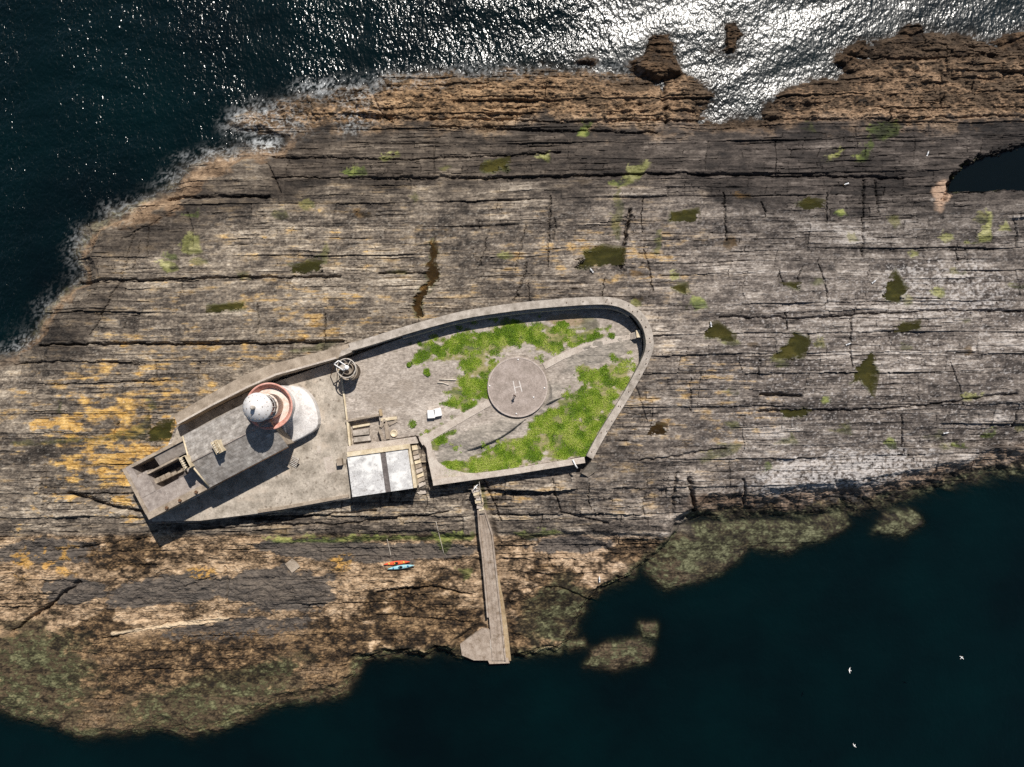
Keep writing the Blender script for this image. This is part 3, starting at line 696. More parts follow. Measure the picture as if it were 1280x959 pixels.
bp = N.new("ShaderNodeBump"); bp.inputs["Strength"].default_value = .7; bp.inputs["Distance"].default_value = .12
vlink(t, nz.outputs[0], bp.inputs["Height"]); vlink(t, bp.outputs[0], b.inputs["Normal"])
me.materials.append(m_rock)
isl = bpy.data.objects.new("terrain", me); COL.objects.link(isl); tag(isl, kind="structure")

# ------------------------------------------------------------------ sea
sx = np.arange(-122, 122.01, .25, dtype=np.float32); sy = np.arange(-93, 93.01, .25, dtype=np.float32)
SX, SY = np.meshgrid(sx, sy)
wv = np.zeros_like(SX); rw = np.random.RandomState(5)
for k in range(36):
    lam = rw.uniform(2.2, 14); a = R(rw.normal(-75, 28)); ph = rw.uniform(0, 6.28)
    wv += .0045 * lam * np.sin((SX * math.cos(a) + SY * math.sin(a)) * 2 * math.pi / lam + ph) / 2.2
SPX = CX + SX * FPX / ZC; SPY = CY - SY * FPX / ZC
calm = ss(560, 640, SPY)
wv *= (1 - .65 * calm)
_, sdm, sdi = macro(SPX, SPY); sdc = np.maximum(sdm, sdi)
fade = ss(0, 10, np.minimum(np.minimum(SX + 122, 122 - SX), np.minimum(SY + 93, 93 - SY)))
wv *= fade * ss(40, -30, sdc)
# depth under the water
ii = np.clip(((SX - WX0) / STEP).astype(int), 0, NXG - 1); jj = np.clip(((SY - WY0) / STEP).astype(int), 0, NYG - 1)
depth = -TZ[jj, ii]
opac = np.clip(1 - np.exp(-np.maximum(depth, 0) / .65), .12, 1) * fade + (1 - fade)
foam = foamf(SPX, SPY, sdm) * ss(2.5, .3, depth) * .8
foam = np.maximum(foam, .22 * ss(.8, .96, ridged(SPX / 6, SPY / 4, 171)) * ss(.5, .05, depth) * ss(0, -.1, -depth) * ss(420, 340, SPY))
mk = ~((depth[:-1, :-1] < -2.2) & (depth[1:, 1:] < -2.2) & (depth[:-1, 1:] < -2.2) & (depth[1:, :-1] < -2.2))
sme, sused = grid_mesh("sea", SX, SY, wv, mk)
def fattr(me, nm, arr):
    a = me.attributes.new(nm, 'FLOAT', 'POINT'); a.data.foreach_set("value", arr.ravel()[sused].astype(np.float32))
fattr(sme, "opacity", opac); fattr(sme, "foam", foam); fattr(sme, "calm", calm); fattr(sme, "ruffle_glint", ss(640, 860, SPX + 60 * (fbm(SPX / 60, SPY / 60, 190, 3) - .5)) * ss(260, 180, SPY) * ss(0, 14, 93 - SY) * ss(0, 14, 122 - SX))
sme.polygons.foreach_set("use_smooth", np.ones(len(sme.polygons), bool))
# the open sea beyond, one ring of big quads in the same mesh
bm = bmesh.new(); bm.from_mesh(sme)
lo_ = bm.verts.layers.float.get("opacity"); lf_ = bm.verts.layers.float.get("calm")
inn = [(-122, -93), (122, -93), (122, 93), (-122, 93)]; outr = [(-5000, -5000), (5000, -5000), (5000, 5000), (-5000, 5000)]
iv = [bm.verts.new((sx[0] if x < 0 else sx[-1], sy[0] if y < 0 else sy[-1], 0)) for x, y in inn]; ov = [bm.verts.new((x, y, 0)) for x, y in outr]
for v in iv + ov: v[lo_] = 1.0
for k in range(4): bm.faces.new((iv[k], ov[k], ov[(k + 1) % 4], iv[(k + 1) % 4]))
bmesh.ops.recalc_face_normals(bm, faces=bm.faces[-4:])
bm.to_mesh(sme); bm.free()
m_sea = bpy.data.materials.new("sea_water"); m_sea.use_nodes = True
t = m_sea.node_tree; N = t.nodes; b = N["Principled BSDF"]; outn = N["Material Output"]
b.inputs["IOR"].default_value = 1.333; b.inputs["Specular IOR Level"].default_value = .6
tc = N.new("ShaderNodeTexCoord")
def noise(scale, vec, detail=3, rough=.55, stretch=(1, 1, 1), rot=0):
    mp = N.new("ShaderNodeMapping"); mp.inputs["Scale"].default_value = stretch; mp.inputs["Rotation"].default_value = (0, 0, rot)
    vlink(t, vec, mp.inputs[0]); n = N.new("ShaderNodeTexNoise"); n.inputs["Scale"].default_value = scale; n.inputs["Detail"].default_value = detail; n.inputs["Roughness"].default_value = rough
    vlink(t, mp.outputs[0], n.inputs["Vector"]); return n.outputs[0]
o = tc.outputs["Object"]
nA = noise(.7, o, 2, .5, (1.0, .8, 1), R(12)); nB = noise(1.7, o, 2, .5, (1.0, .7, 1), R(-15)); nC = noise(.035, o, 3, .5, (2.4, .35, 1), R(-8))
patch = N.new("ShaderNodeMapRange"); patch.inputs["From Min"].default_value = .38; patch.inputs["From Max"].default_value = .62; patch.inputs["To Min"].default_value = .72; patch.inputs["To Max"].default_value = 1.2
vlink(t, nC, patch.inputs[0])
def math_(op, a, bb):
    n = N.new("ShaderNodeMath"); n.operation = op
    for k, v in enumerate((a, bb)):
        if isinstance(v, (int, float)): n.inputs[k].default_value = v
        else: vlink(t, v, n.inputs[k])
    return n.outputs[0]
hgt = math_('ADD', math_('MULTIPLY', nA, .55), math_('MULTIPLY', nB, .36))
hgt = math_('MULTIPLY', hgt, patch.outputs[0])
ruf = N.new("ShaderNodeAttribute"); ruf.attribute_name = "ruffle_glint"
rgh = math_('ADD', .18, math_('MULTIPLY', ruf.outputs["Fac"], .11)); vlink(t, rgh, b.inputs["Roughness"]); vlink(t, math_('ADD', .6, math_('MULTIPLY', ruf.outputs["Fac"], .4)), b.inputs["Specular IOR Level"])  # reflectance also raised by this mask to brighten the north-east sun glint
hgt = math_('MULTIPLY', hgt, math_('SUBTRACT', 1.0, math_('MULTIPLY', ruf.outputs["Fac"], .30)))
cat_ = N.new("ShaderNodeAttribute"); cat_.attribute_name = "calm"
hgt = math_('MULTIPLY', hgt, math_('SUBTRACT', 1.0, math_('MULTIPLY', cat_.outputs["Fac"], .75)))
bp = N.new("ShaderNodeBump"); bp.inputs["Strength"].default_value = 1.0; bp.inputs["Distance"].default_value = .58
vlink(t, hgt, bp.inputs["Height"]); vlink(t, bp.outputs[0], b.inputs["Normal"])
dn = noise(.03, o, 4, .6)
rp = N.new("ShaderNodeValToRGB"); rp.color_ramp.elements[0].position = .35; rp.color_ramp.elements[0].color = (.0003, .0026, .0030, 1); rp.color_ramp.elements[1].position = .7; rp.color_ramp.elements[1].color = (.0002, .0064, .0068, 1)
vlink(t, dn, rp.inputs[0]); vlink(t, rp.outputs[0], b.inputs["Base Color"])
tr = N.new("ShaderNodeBsdfTransparent"); m1 = N.new("ShaderNodeMixShader"); oa = N.new("ShaderNodeAttribute"); oa.attribute_name = "opacity"
vlink(t, oa.outputs["Fac"], m1.inputs[0]); vlink(t, tr.outputs[0], m1.inputs[1]); vlink(t, b.outputs[0], m1.inputs[2])
fd = N.new("ShaderNodeBsdfDiffuse"); fd.inputs["Color"].default_value = (.68, .70, .70, 1)
fa = N.new("ShaderNodeAttribute"); fa.attribute_name = "foam"; m2 = N.new("ShaderNodeMixShader")
fdet = noise(5.0, o, 3, .7); fm = math_('MULTIPLY', fa.outputs["Fac"], math_('ADD', .35, math_('MULTIPLY', fdet, 1.2)))
vlink(t, fm, m2.inputs[0]); vlink(t, m1.outputs[0], m2.inputs[1]); vlink(t, fd.outputs[0], m2.inputs[2]); vlink(t, m2.outputs[0], outn.inputs[0])
sme.materials.append(m_sea)
sea = bpy.data.objects.new("sea", sme); COL.objects.link(sea); tag(sea, kind="structure")

# pool water; one brown sheet stands in for the shade in a hole
def pool_mat(name, c, a):
    m = bpy.data.materials.new(name); m.use_nodes = True; b = m.node_tree.nodes["Principled BSDF"]
    b.inputs["Base Color"].default_value = (*lin(*c), 1); b.inputs["Roughness"].default_value = .06; b.inputs["IOR"].default_value = 1.333; b.inputs["Alpha"].default_value = a
    tt = m.node_tree; n = tt.nodes.new("ShaderNodeTexNoise"); n.inputs["Scale"].default_value = .5
    r = tt.nodes.new("ShaderNodeMapRange"); r.inputs["To Min"].default_value = a - .2; r.inputs["To Max"].default_value = min(1, a + .2); vlink(tt, n.outputs[0], r.inputs[0]); vlink(tt, r.outputs[0], b.inputs["Alpha"])
    return m
m_pool = {'w': pool_mat("pool_water", (62, 58, 26), .5), 'b': pool_mat("brown_water_and_hole_shade", (52, 38, 18), .55), 'd': pool_mat("dark_pool_water", (6, 14, 17), .9)}
for pl, kd, lev in pool_objs:
    cxp = sum(p[0] for p in pl) / len(pl); cyp = sum(p[1] for p in pl) / len(pl)
    mb = MB(); pts = []
    for (x, y) in pl:
        d = math.hypot(x - cxp, y - cyp) + 1e-6; k = 1 + 5.0 / d
        q = P(cxp + (x - cxp) * k, cyp + (y - cyp) * k, lev - ZP); pts.append((q.x, q.y, lev))
    mb.poly(pts); o_ = mb.build("tide_pool_or_shaded_hole", m_pool[kd]); tag(o_, kind="structure")

# ================================================================== materials for the built things
M = {}
M['concrete'] = mat_noise("terrace_concrete", [(120, 111, 99), (158, 148, 135), (188, 177, 163)], .35, .9, .25, speck=((94, 82, 70), 1.1, .56, .70), stain=((178, 164, 148), .22, .54, .70))
M['wallcap'] = mat_noise("weathered_wall_concrete", [(130, 121, 110), (162, 152, 141), (186, 176, 165)], .8, .9, .35, speck=((92, 84, 76), 2.6, .60, .72))
M['tanwall'] = mat_noise("tan_masonry", [(122, 109, 94), (150, 136, 120), (172, 158, 141)], .6, .9, .3, speck=((104, 90, 74), 1.5, .60, .75))
M['white'] = mat_noise("whitewash", [(174, 167, 162), (204, 198, 193), (218, 214, 210)], .5, .6, .12, stain=((158, 142, 128), .8, .60, .78))
M['whiteroof'] = mat_noise("white_roof_felt", [(158, 156, 154), (184, 182, 180), (198, 196, 194)], .5, .7, .12, speck=((120, 112, 108), 1.3, .55, .70), stain=((214, 212, 208), .4, .5, .6))
M['dome'] = mat_noise("white_dome_paint", [(192, 188, 186), (208, 205, 203), (216, 214, 212)], 1.2, .5, .05, stain=((196, 160, 140), 1.6, .62, .80))
M['pink'] = mat_noise("faded_red_paint", [(176, 122, 108), (200, 146, 131), (212, 172, 158)], 1.5, .7, .15, speck=((142, 80, 62), 3.0, .60, .75))
M['rustwhite'] = mat_noise("rusty_white_deck", [(184, 160, 140), (208, 194, 182), (220, 212, 204)], .9, .7, .1, stain=((176, 118, 74), 1.0, .58, .74))
M['slate'] = mat_noise("roof_slates", [(120, 113, 106), (150, 143, 136), (176, 170, 164)], 1.1, .75, .3, stain=((182, 176, 168), .5, .54, .70))
M['flatroof'] = mat_noise("grey_flat_roof", [(120, 110, 104), (146, 135, 127), (166, 156, 148)], 1.2, .9, .3, speck=((190, 182, 174), 3.0, .60, .72))
M['leanto'] = mat_noise("shed_roof", [(112, 103, 96), (134, 125, 117), (150, 141, 133)], 2.0, .9, .25)
M['cream'] = mat_noise("cream_render", [(176, 158, 128), (200, 184, 156), (214, 202, 178)], .8, .85, .2, stain=((150, 130, 104), .7, .58, .74))
M['pot'] = mat_noise("pale_clay_pot", [(206, 192, 168), (222, 211, 190)], 2.0, .8, .1)
M['dark'] = mat_noise("dark_bitumen", [(74, 68, 66), (96, 89, 86), (120, 112, 108)], 1.6, .85, .2, speck=((168, 160, 154), 2.5, .62, .72))
M['glass'] = mat_noise("lantern_glass", [(36, 42, 46), (52, 58, 62)], .8, .08, 0, spec=.6)
M['iron'] = mat_noise("rusty_iron", [(58, 42, 32), (98, 72, 52), (124, 96, 72)], 3, .8, .2)
M['steelpale'] = mat_noise("pale_weathered_steel", [(140, 132, 122), (176, 168, 158), (198, 192, 184)], 1.8, .65, .15, stain=((128, 92, 64), 1.4, .57, .72))
M['drum'] = mat_noise("stained_drum", [(104, 92, 80), (142, 130, 116), (168, 156, 142)], 1.4, .8, .2, stain=((110, 82, 60), 1.2, .55, .72))
M['helipad'] = mat_noise("helipad_concrete", [(134, 121, 112), (152, 139, 130), (167, 154, 146)], .5, .9, .15, speck=((190, 180, 171), 3.2, .60, .72), stain=((124, 113, 104), .6, .52, .7))
M['padkerb'] = mat_noise("pale_kerb", [(150, 137, 128), (170, 157, 148), (186, 174, 165)], 1.5, .85, .1)
M['paint'] = mat_noise("worn_white_paint", [(158, 146, 137), (186, 177, 169), (204, 198, 192)], 3.0, .7, .05, contrast=(.2, .55))
M['path'] = mat_noise("path_concrete", [(152, 140, 128), (178, 166, 154), (192, 182, 170)], .7, .9, .2, speck=((126, 120, 88), 1.6, .60, .74))
M['slip'] = mat_noise("slipway_concrete", [(134, 119, 104), (162, 146, 131), (182, 168, 153)], .9, .85, .3, stretch=(1.0, .7, 1), stain=((104, 86, 66), .8, .54, .72))
M['slipdark'] = mat_noise("slip_groove", [(124, 110, 97), (146, 131, 117)], 1.0, .9, .2)
M['ochre'] = mat_noise("ochre_stained_concrete", [(134, 114, 86), (164, 143, 112), (184, 166, 138)], .9, .9, .25)
M['rubble'] = mat_noise("rubble_stone", [(112, 101, 88), (146, 133, 118), (172, 158, 142)], 1.5, .9, .4)
M['crate'] = mat_noise("white_plastic", [(214, 212, 210), (226, 224, 222)], 1.5, .5, .03)
M['bird'] = mat_noise("white_feathers", [(214, 212, 210), (228, 227, 226)], 6, .8, .02)
M['birdgrey'] = mat_noise("grey_feathers", [(128, 132, 138), (158, 162, 168)], 6, .8, .02)
M['black'] = mat_noise("black_feathers", [(14, 14, 15), (26, 26, 28)], 6, .7, .02)
M['beak'] = mat_noise("yellow_bill", [(198, 150, 40), (212, 168, 60)], 6, .5, 0)
M['orange'] = mat_noise("orange_plastic", [(214, 78, 44), (224, 98, 60)], 2.0, .35, .02, spec=.5)
M['aqua'] = mat_noise("pale_turquoise_plastic", [(120, 178, 190), (168, 206, 212)], 1.6, .35, .02, spec=.5)
M['blue'] = mat_noise("blue_plastic", [(40, 104, 138), (60, 128, 160)], 2.0, .35, .02, spec=.5)
M['blackp'] = mat_noise("black_plastic", [(16, 16, 17), (28, 28, 30)], 3, .5, .02)
M['yellow'] = mat_noise("yellow_plastic", [(214, 168, 60), (222, 184, 84)], 3, .4, .02)
M['skin'] = mat_noise("skin", [(178, 130, 104), (196, 150, 124)], 8, .6, 0)
M['jacket'] = mat_noise("dark_jacket", [(26, 26, 30), (40, 40, 46)], 6, .85, .05)
M['trouser'] = mat_noise("dark_trousers", [(30, 32, 40), (42, 44, 54)], 6, .85, .05)
M['hair'] = mat_noise("dark_hair", [(26, 18, 12), (42, 30, 20)], 12, .6, .1)
M['wood'] = mat_noise("bleached_wood", [(176, 164, 148), (204, 194, 180)], 2.5, .85, .1)

# slate courses in the roof material
def add_courses(m, ang, size, dark=.7):
    t = m.node_tree; N = t.nodes; b = N["Principled BSDF"]
    src = b.inputs["Base Color"].links[0].from_socket
    tc = N.new("ShaderNodeTexCoord"); mp = N.new("ShaderNodeMapping"); mp.inputs["Rotation"].default_value = (0, 0, ang)
    vlink(t, tc.outputs["Object"], mp.inputs[0])
    br = N.new("ShaderNodeTexBrick"); br.inputs["Scale"].default_value = 1.0; br.inputs["Brick Width"].default_value = size[0]; br.inputs["Row Height"].default_value = size[1]
    br.inputs["Mortar Size"].default_value = .03; br.inputs["Color1"].default_value = (1, 1, 1, 1); br.inputs["Color2"].default_value = (.7, .7, .7, 1); br.inputs["Mortar"].default_value = (dark, dark, dark, 1)
    vlink(t, mp.outputs[0], br.inputs["Vector"])
    mx = N.new("ShaderNodeMix"); mx.data_type = 'RGBA'; mx.blend_type = 'MULTIPLY'; mx.inputs["Factor"].default_value = 1
    vlink(t, src, mx.inputs["A"]); vlink(t, br.outputs[0], mx.inputs["B"]); vlink(t, mx.outputs["Result"], b.inputs["Base Color"])

# ================================================================== house frame
HU = (.8866, -.4627); HN = (.4627, .8866)
HANG = math.atan2(.4627, .8866)
def Hx(u, n):
    x = -391.7 + HU[0] * u + HN[0] * n; y = 62.4 + HU[1] * u + HN[1] * n
    return (x * .15, -y * .15)
def Hr(u0, u1, n0, n1): return [Hx(u0, n0), Hx(u1, n0), Hx(u1, n1), Hx(u0, n1)]
def H3(u, n, h): p = Hx(u, n); return Vector((p[0], p[1], ZP + h))
add_courses(M['slate'], -HANG, (1.0, .5), .6)
add_courses(M['leanto'], -HANG, (6.0, .5), .86)

def slab(name, pts, z0, z1, mat, kind="structure", bevel=0.0):
    o = MB().prism([(p.x, p.y) for p in pts], z0, z1).build(name, mat, bevel=bevel)
    return tag(o, kind=kind)

# terrace (the concrete apron round the lighthouse)
slab("terrace_pavement", [P(x, y, 0) for x, y in TERR], 4.6, ZP, M['concrete'])
kb = MB().ribbon([P(x, y, .2).to_2d() for x, y in ((322, 639.5), (350, 635.5), (400, 626.5), (436, 620))], .55, [ZP - .4] * 4, [ZP + .22, ZP + .22, ZP + .22, ZP + .22])
tag(kb.build("terrace_kerb", M['tanwall'], bevel=.04), kind="structure")
for pl_ in (((404, 572), (415, 570), (419, 590), (408, 592)), ((396, 558), (401, 557.5), (402, 566), (397, 567))):
    slab("pavement_patch", [P(x, y, 0) for x, y in pl_], ZP - .2, ZP + .012, M['path'])
# paths in the yard
for pts, w in PATHS:
    w2 = [P(x, y, .6).to_2d() for x, y in pts]
    fine = []
    for a, b_ in zip(w2[:-1], w2[1:]):
        for k in range(4): fine.append(a.lerp(b_, k / 4))
    fine.append(w2[-1])
    o = MB().ribbon(fine, w * .15, [9.2] * len(fine), [9.70] * len(fine)).build("path", M['path']); tag(o, kind="structure")
slab("pavement", [P(x, y, .7) for x, y in ((523, 547), (533, 541), (538, 548), (541, 566), (548, 578), (560, 586), (580, 591), (602, 592), (600, 594.5), (541, 603), (535, 575), (533, 560))], 6.2, 9.72, M['path'])

# ================================================================== lighthouse
TX, TY = -42.75, -4.0
lh = empty("lighthouse", (TX, TY, ZP), "white lighthouse tower with speckled white dome and faded red gallery parapet", "lighthouse")
Dp = [(95, 65), (116, 65.5), (130, 65), (137, 63.4), (141, 60), (144.5, 54), (147, 46), (148.6, 38), (149, 30), (148, 22), (145.5, 15), (142, 9), (136, 3.5), (129, 0), (114, -1.2), (98, -1)]
mb = MB(); ring_lo = [Vector((*Hx(u, n), ZP - .5)) for u, n in Dp]; ring_hi = [Vector((*Hx(u, n), ZP + 1.9)) for u, n in Dp]
cen = Vector((TX, TY, 0))
def radial(p, r, z):
    d = Vector((p.x - TX, p.y - TY, 0)).normalized(); return Vector((TX + d.x * r, TY + d.y * r, z))
def lerp_ring(f, z, rmin=3.55):
    out = []
    for p in ring_hi:
        q = radial(p, rmin, z); out.append(Vector((p.x + (q.x - p.x) * f, p.y + (q.y - p.y) * f, z)))
    return out
rings = [ring_lo, ring_hi, lerp_ring(.06, ZP + 2.02), lerp_ring(.3, ZP + 2.18), lerp_ring(.6, ZP + 2.55), lerp_ring(.85, ZP + 3.2), lerp_ring(1.0, ZP + 4.4)]
VR = [[mb.bm.verts.new(p) for p in r] for r in rings]
for a, b_ in zip(VR[:-1], VR[1:]):
    for i in range(len(a) - 1):
        f = mb.bm.faces.new((a[i], a[i + 1], b_[i + 1], b_[i])); f.smooth = b_ is not VR[1] 
mb.bm.faces.new(VR[-1]); mb.bm.faces.new(VR[0][::-1])
# back of the plinth against the house gable
for a, b_ in zip(VR[:-1], VR[1:]): mb.bm.faces.new((a[-1], a[0], b_[0], b_[-1]))
base = mb.build("plinth", M['white'], lh)
mb = MB()
w0 = [H3(95.5, 64, 0), H3(98.5, 64.5, 0), H3(113, 30, 0), H3(110.5, 29, 0)]
mb.prism([(p.x, p.y) for p in w0], ZP + 1.6, 0, z1s=[ZP + 2.5, ZP + 2.5, ZP + 4.9, ZP + 4.9])
mb.build("parapet_fin", M['white'], lh)
mb = MB(); p = H3(141, 20, 2.15); mb.box(p, .75, .4, .12, -HANG); mb.build("hatch", M['iron'], lh)
MB().lathe((TX, TY, ZP), [(0, 0), (3.7, 0), (3.62, 2.0), (3.5, 5.6), (3.55, 6.2), (3.3, 6.55), (0, 6.55)], 64).build("tower", M['white'], lh)
MB().lathe((TX, TY, ZP), [(0, 6.56), (3.62, 6.56), (3.7, 6.6), (3.7, 6.86), (3.62, 6.9), (0, 6.9)], 64).build("gallery_floor", M['rustwhite'], lh)
par = MB().lathe((TX, TY, ZP), [(3.22, 6.92), (3.84, 7.95), (3.88, 8.02), (4.15, 8.02), (4.17, 7.95), (4.12, 7.88), (3.90, 7.86), (3.32, 6.92), (3.22, 6.92)], 72).build("gallery_parapet", M['pink'], lh)
mb = MB()
for k in range(44):
    a = 2 * math.pi * k / 44; c, s = math.cos(a), math.sin(a)
    mb.tube([(TX + 3.28 * c, TY + 3.28 * s, ZP + 6.95), (TX + 3.98 * c, TY + 3.98 * s, ZP + 7.86)], .05, 5)
mb.build("parapet_rib", M['iron'], par)
lan = MB().lathe((TX, TY, ZP), [(0, 6.92), (2.2, 6.92), (2.2, 9.6), (2.26, 9.62), (2.26, 9.8), (2.1, 9.82), (0, 9.82)], 48).build("lantern_wall", M['rustwhite'], lh)
gl = MB().lathe((TX, TY, ZP), [(2.04, 9.8), (2.04, 13.25)], 32).build("lantern_glazing", M['glass'], lh)
mb = MB()
for k in range(16):
    a = 2 * math.pi * k / 16; c, s = math.cos(a), math.sin(a)
    mb.tube([(TX + 2.07 * c, TY + 2.07 * s, ZP + 9.8), (TX + 2.07 * c, TY + 2.07 * s, ZP + 13.25)], .05, 6)
for h in (10.9, 12.1):
    mb.tube([(TX + 2.07 * math.cos(2 * math.pi * k / 32), TY + 2.07 * math.sin(2 * math.pi * k / 32), ZP + h) for k in range(33)], .04, 5, cap=False)
mb.build("glazing_bar", M['white'], gl)
dome = MB().lathe((TX, TY, ZP), [(0, 13.2), (2.3, 13.2), (2.46, 13.3), (2.48, 13.45), (2.38, 13.62), (2.1, 14.0), (1.65, 14.45), (1.1, 14.82), (.5, 15.05), (.32, 15.1), (0, 15.12)], 64).build("dome", M['dome'], lh)
MB().lathe((TX, TY, ZP), [(0, 15.05), (.34, 15.08), (.34, 15.3), (.2, 15.42), (.2, 15.55), (.36, 15.6), (.36, 15.82), (.22, 16.0), (0, 16.05)], 20).build("vent_finial", M['steelpale'], dome)
for k in range(18):
    a = 2 * math.pi * (k + .3) / 18
    for r, z in ((2.02, 14.06),) + (((1.3, 14.72),) if k % 3 == 0 else ()):
        MB().lathe((TX + r * math.cos(a), TY + r * math.sin(a), ZP + z - .1), [(0, 0), (.085, 0), (.085, .15), (.06, .18), (0, .18)], 8).build("vent", M['drum'], dome)
# light steel hoop hanging under the dome edge
mb = MB(); mb.tube([(TX + 2.62 * math.cos(R(200 + k * 5)), TY + 2.62 * math.sin(R(200 + k * 5)), ZP + 12.4 - .02 * k) for k in range(18)], .035, 5); mb.build("hand_rail", M['iron'], lh)

# ================================================================== keepers' house
hs = empty("keepers_house", (*Hx(50, 34), ZP), "long grey keepers' house with low slate roof and two cream chimneys beside the lighthouse", "house")
EH, RH = 5.6, 7.9
wall = MB().prism(Hr(0.5, 104, 1.5, 66), ZP - .6, ZP + EH - .06).build("wall", M['tanwall'], hs)
for u in (0.5, 103.4):
    mb = MB(); tri = [[H3(u + du, 1.5, EH - .07), H3(u + du, 34, RH - .1), H3(u + du, 66, EH - .07)] for du in (0, .6)]
    A_ = [mb.bm.verts.new(p) for p in tri[0]]; B_ = [mb.bm.verts.new(p) for p in tri[1]]
    mb.bm.faces.new(A_); mb.bm.faces.new(B_[::-1])
    for i in range(3): mb.bm.faces.new((A_[i], A_[(i + 1) % 3], B_[(i + 1) % 3], B_[i]))
    mb.build("gable", M['tanwall'], wall)
for (na, nb, nm) in ((-1, 34, 0), (69, 34, 1)):
    mb = MB()
    a, b_, c, d = H3(-1.5, na, EH), H3(104, na, EH), H3(104, nb, RH), H3(-1.5, nb, RH)
    top = [a + Vector((0, 0, .16)), b_ + Vector((0, 0, .16)), c + Vector((0, 0, .16)), d + Vector((0, 0, .16))]
    V1 = [mb.bm.verts.new(p) for p in (a, b_, c, d)]; V2 = [mb.bm.verts.new(p) for p in top]
    mb.bm.faces.new(V1[::-1]); mb.bm.faces.new(V2)
    for i in range(4): mb.bm.faces.new((V1[i], V1[(i + 1) % 4], V2[(i + 1) % 4], V2[i]))
    mb.build("roof", M['slate'], hs)
MB().tube([H3(-1.5, 34, RH + .14), H3(50, 34, RH + .15), H3(104, 34, RH + .14)], .13, 8).build("ridge_tiles", M['flatroof'], hs)
mb = MB()
for na, nb in ((0, 34), (34, 68)):
    p0, p1 = (H3(-1.6, na, EH if na == 0 else RH), H3(-1.6, nb, RH if nb == 34 else EH))
    mb.tube([p0 + Vector((0, 0, .2)), p1 + Vector((0, 0, .2))], .16, 6)
mb.build("gable_coping", M['cream'], hs)
MB().tube([H3(0, 69.5, EH - .02), H3(104, 69.5, EH - .02)], .09, 6).build("gutter", M['iron'], hs)
for k in range(4):
    u = 14 + 22 * k
    f = MB().box(H3(u, 66.25, 1.2), 1.1, .1, 1.5, -HANG * -1 if False else math.atan2(.4627, .8866)).build("window", M['glass'], hs)
    MB().box(H3(u, 66.7, 1.08), 1.3, .22, .1, math.atan2(.4627, .8866)).build("sill", M['cream'], f)
hang = math.atan2(.4627, .8866)
def chimney(u, n, h0, h1, npot=5):
    c = H3(u, n, h0)
    st = MB().box(c, 1.0, 2.15, h1 - h0, hang).box(c + Vector((0, 0, h1 - h0 - .28)), 1.2, 2.35, .28, hang)
    ch = st.build("chimney", M['cream'], hs, bevel=.02)
    nv = Vector((HN[0], -HN[1], 0))
    for k in range(npot):
        q = Vector((c.x, c.y, ZP + h1)) + nv * (k - (npot - 1) / 2) * .42
        MB().lathe(q, [(0, 0), (.19, 0), (.15, .42), (.19, .46), (.19, .56), (.12, .56), (.11, .3), (0, .28)], 12).build("chimney_pot", M['pot'], ch)
chimney(39, 33, 6.8, 9.55)
chimney(-2.5, 32, 3.5, 9.4)

# ================================================================== walled yard west of the house
ob = empty("outbuilding", (*Hx(-42, 35), ZP), "flat roofed stone outbuilding with two dark open light wells at the west tip", "outbuilding")
Z0 = 2.8
mb = MB()
mb.prism(Hr(-83, -63, 18, 42), Z0, ZP + 4.9); mb.prism(Hr(-83, -75.5, 0.5, 18), Z0, ZP + 4.9)
mb.prism(Hr(-83, -1.6, 42, 61.5), Z0, ZP + 4.82)
mb.prism(Hr(-22, -1.6, 20.2, 42), Z0, ZP + 3.9)
mb.prism(Hr(-75.5, -63, 15, 18), Z0, ZP + 4.6)
mb.build("flat_roof", M['flatroof'], ob)
mb = MB()
mb.prism(Hr(-75.5, -1.6, 0.5, 4.2), Z0, ZP + 5.15)
mb.prism(Hr(-63, -22, 18, 20.2), Z0, ZP + 5.0)
mb.prism(Hr(-86.5, -1.6, 61.5, 69), Z0, ZP + 5.0)
mb.prism(Hr(-87, -83, 0.5, 61.5), Z0, ZP + 5.0)
mb.build("wall", M['tanwall'], ob)
mb = MB(); r = Hr(-47, -1.6, 4.2, 18); mb.prism(r, Z0, 0, z1s=[ZP + 4.75, ZP + 4.75, ZP + 4.35, ZP + 4.35]); mb.build("shed_roof", M['leanto'], ob)
mb = MB().prism(Hr(-75.5, -22, 4.2, 42), Z0, ZP + 1.2); mb.build("yard_floor", M['dark'], ob)
mb = MB()
for k in range(5): mb.prism(Hr(-62.8 + 6 * k, -57 + 6 * k, 28, 34), ZP + 1.2, ZP + 3.9 - .45 * k)
mb.build("stair", M['rubble'], ob, bevel=.03)
for u, n in ((-42, 66), (-60, 66.5), (-20, 66)): MB().box(H3(u, n, 5.0), .35, .5, .45, hang + .5).build("stub", M['iron'], ob)
MB().box(H3(-28, 69.3, 3.1), 2.0, .4, 1.1, hang).build("vent_hood", M['steelpale'], ob)

# steel steps at the house corner
es = empty("steel_steps", P(368, 577, 0), "open rusty steel steps in the shade at the lighthouse plinth corner", "steps")
mb = MB(); p0 = P(366, 583, 0); p1 = P(373, 570, 0)
d = (p1 - p0); q = Vector((-d.y, d.x, 0)).normalized()
for s in (-.75, .75): mb.tube([p0 + q * s, p1 + q * s + Vector((0, 0, 1.5))], .06, 6)
mb.build("stringer", M['iron'], es)
for k in range(6):
    c = p0.lerp(p1, (k + .5) / 6) + Vector((0, 0, 1.5 * (k + .5) / 6)); MB().box(c, .22, 1.5, .05, math.atan2(d.y, d.x)).build("tread", M['steelpale'], es)

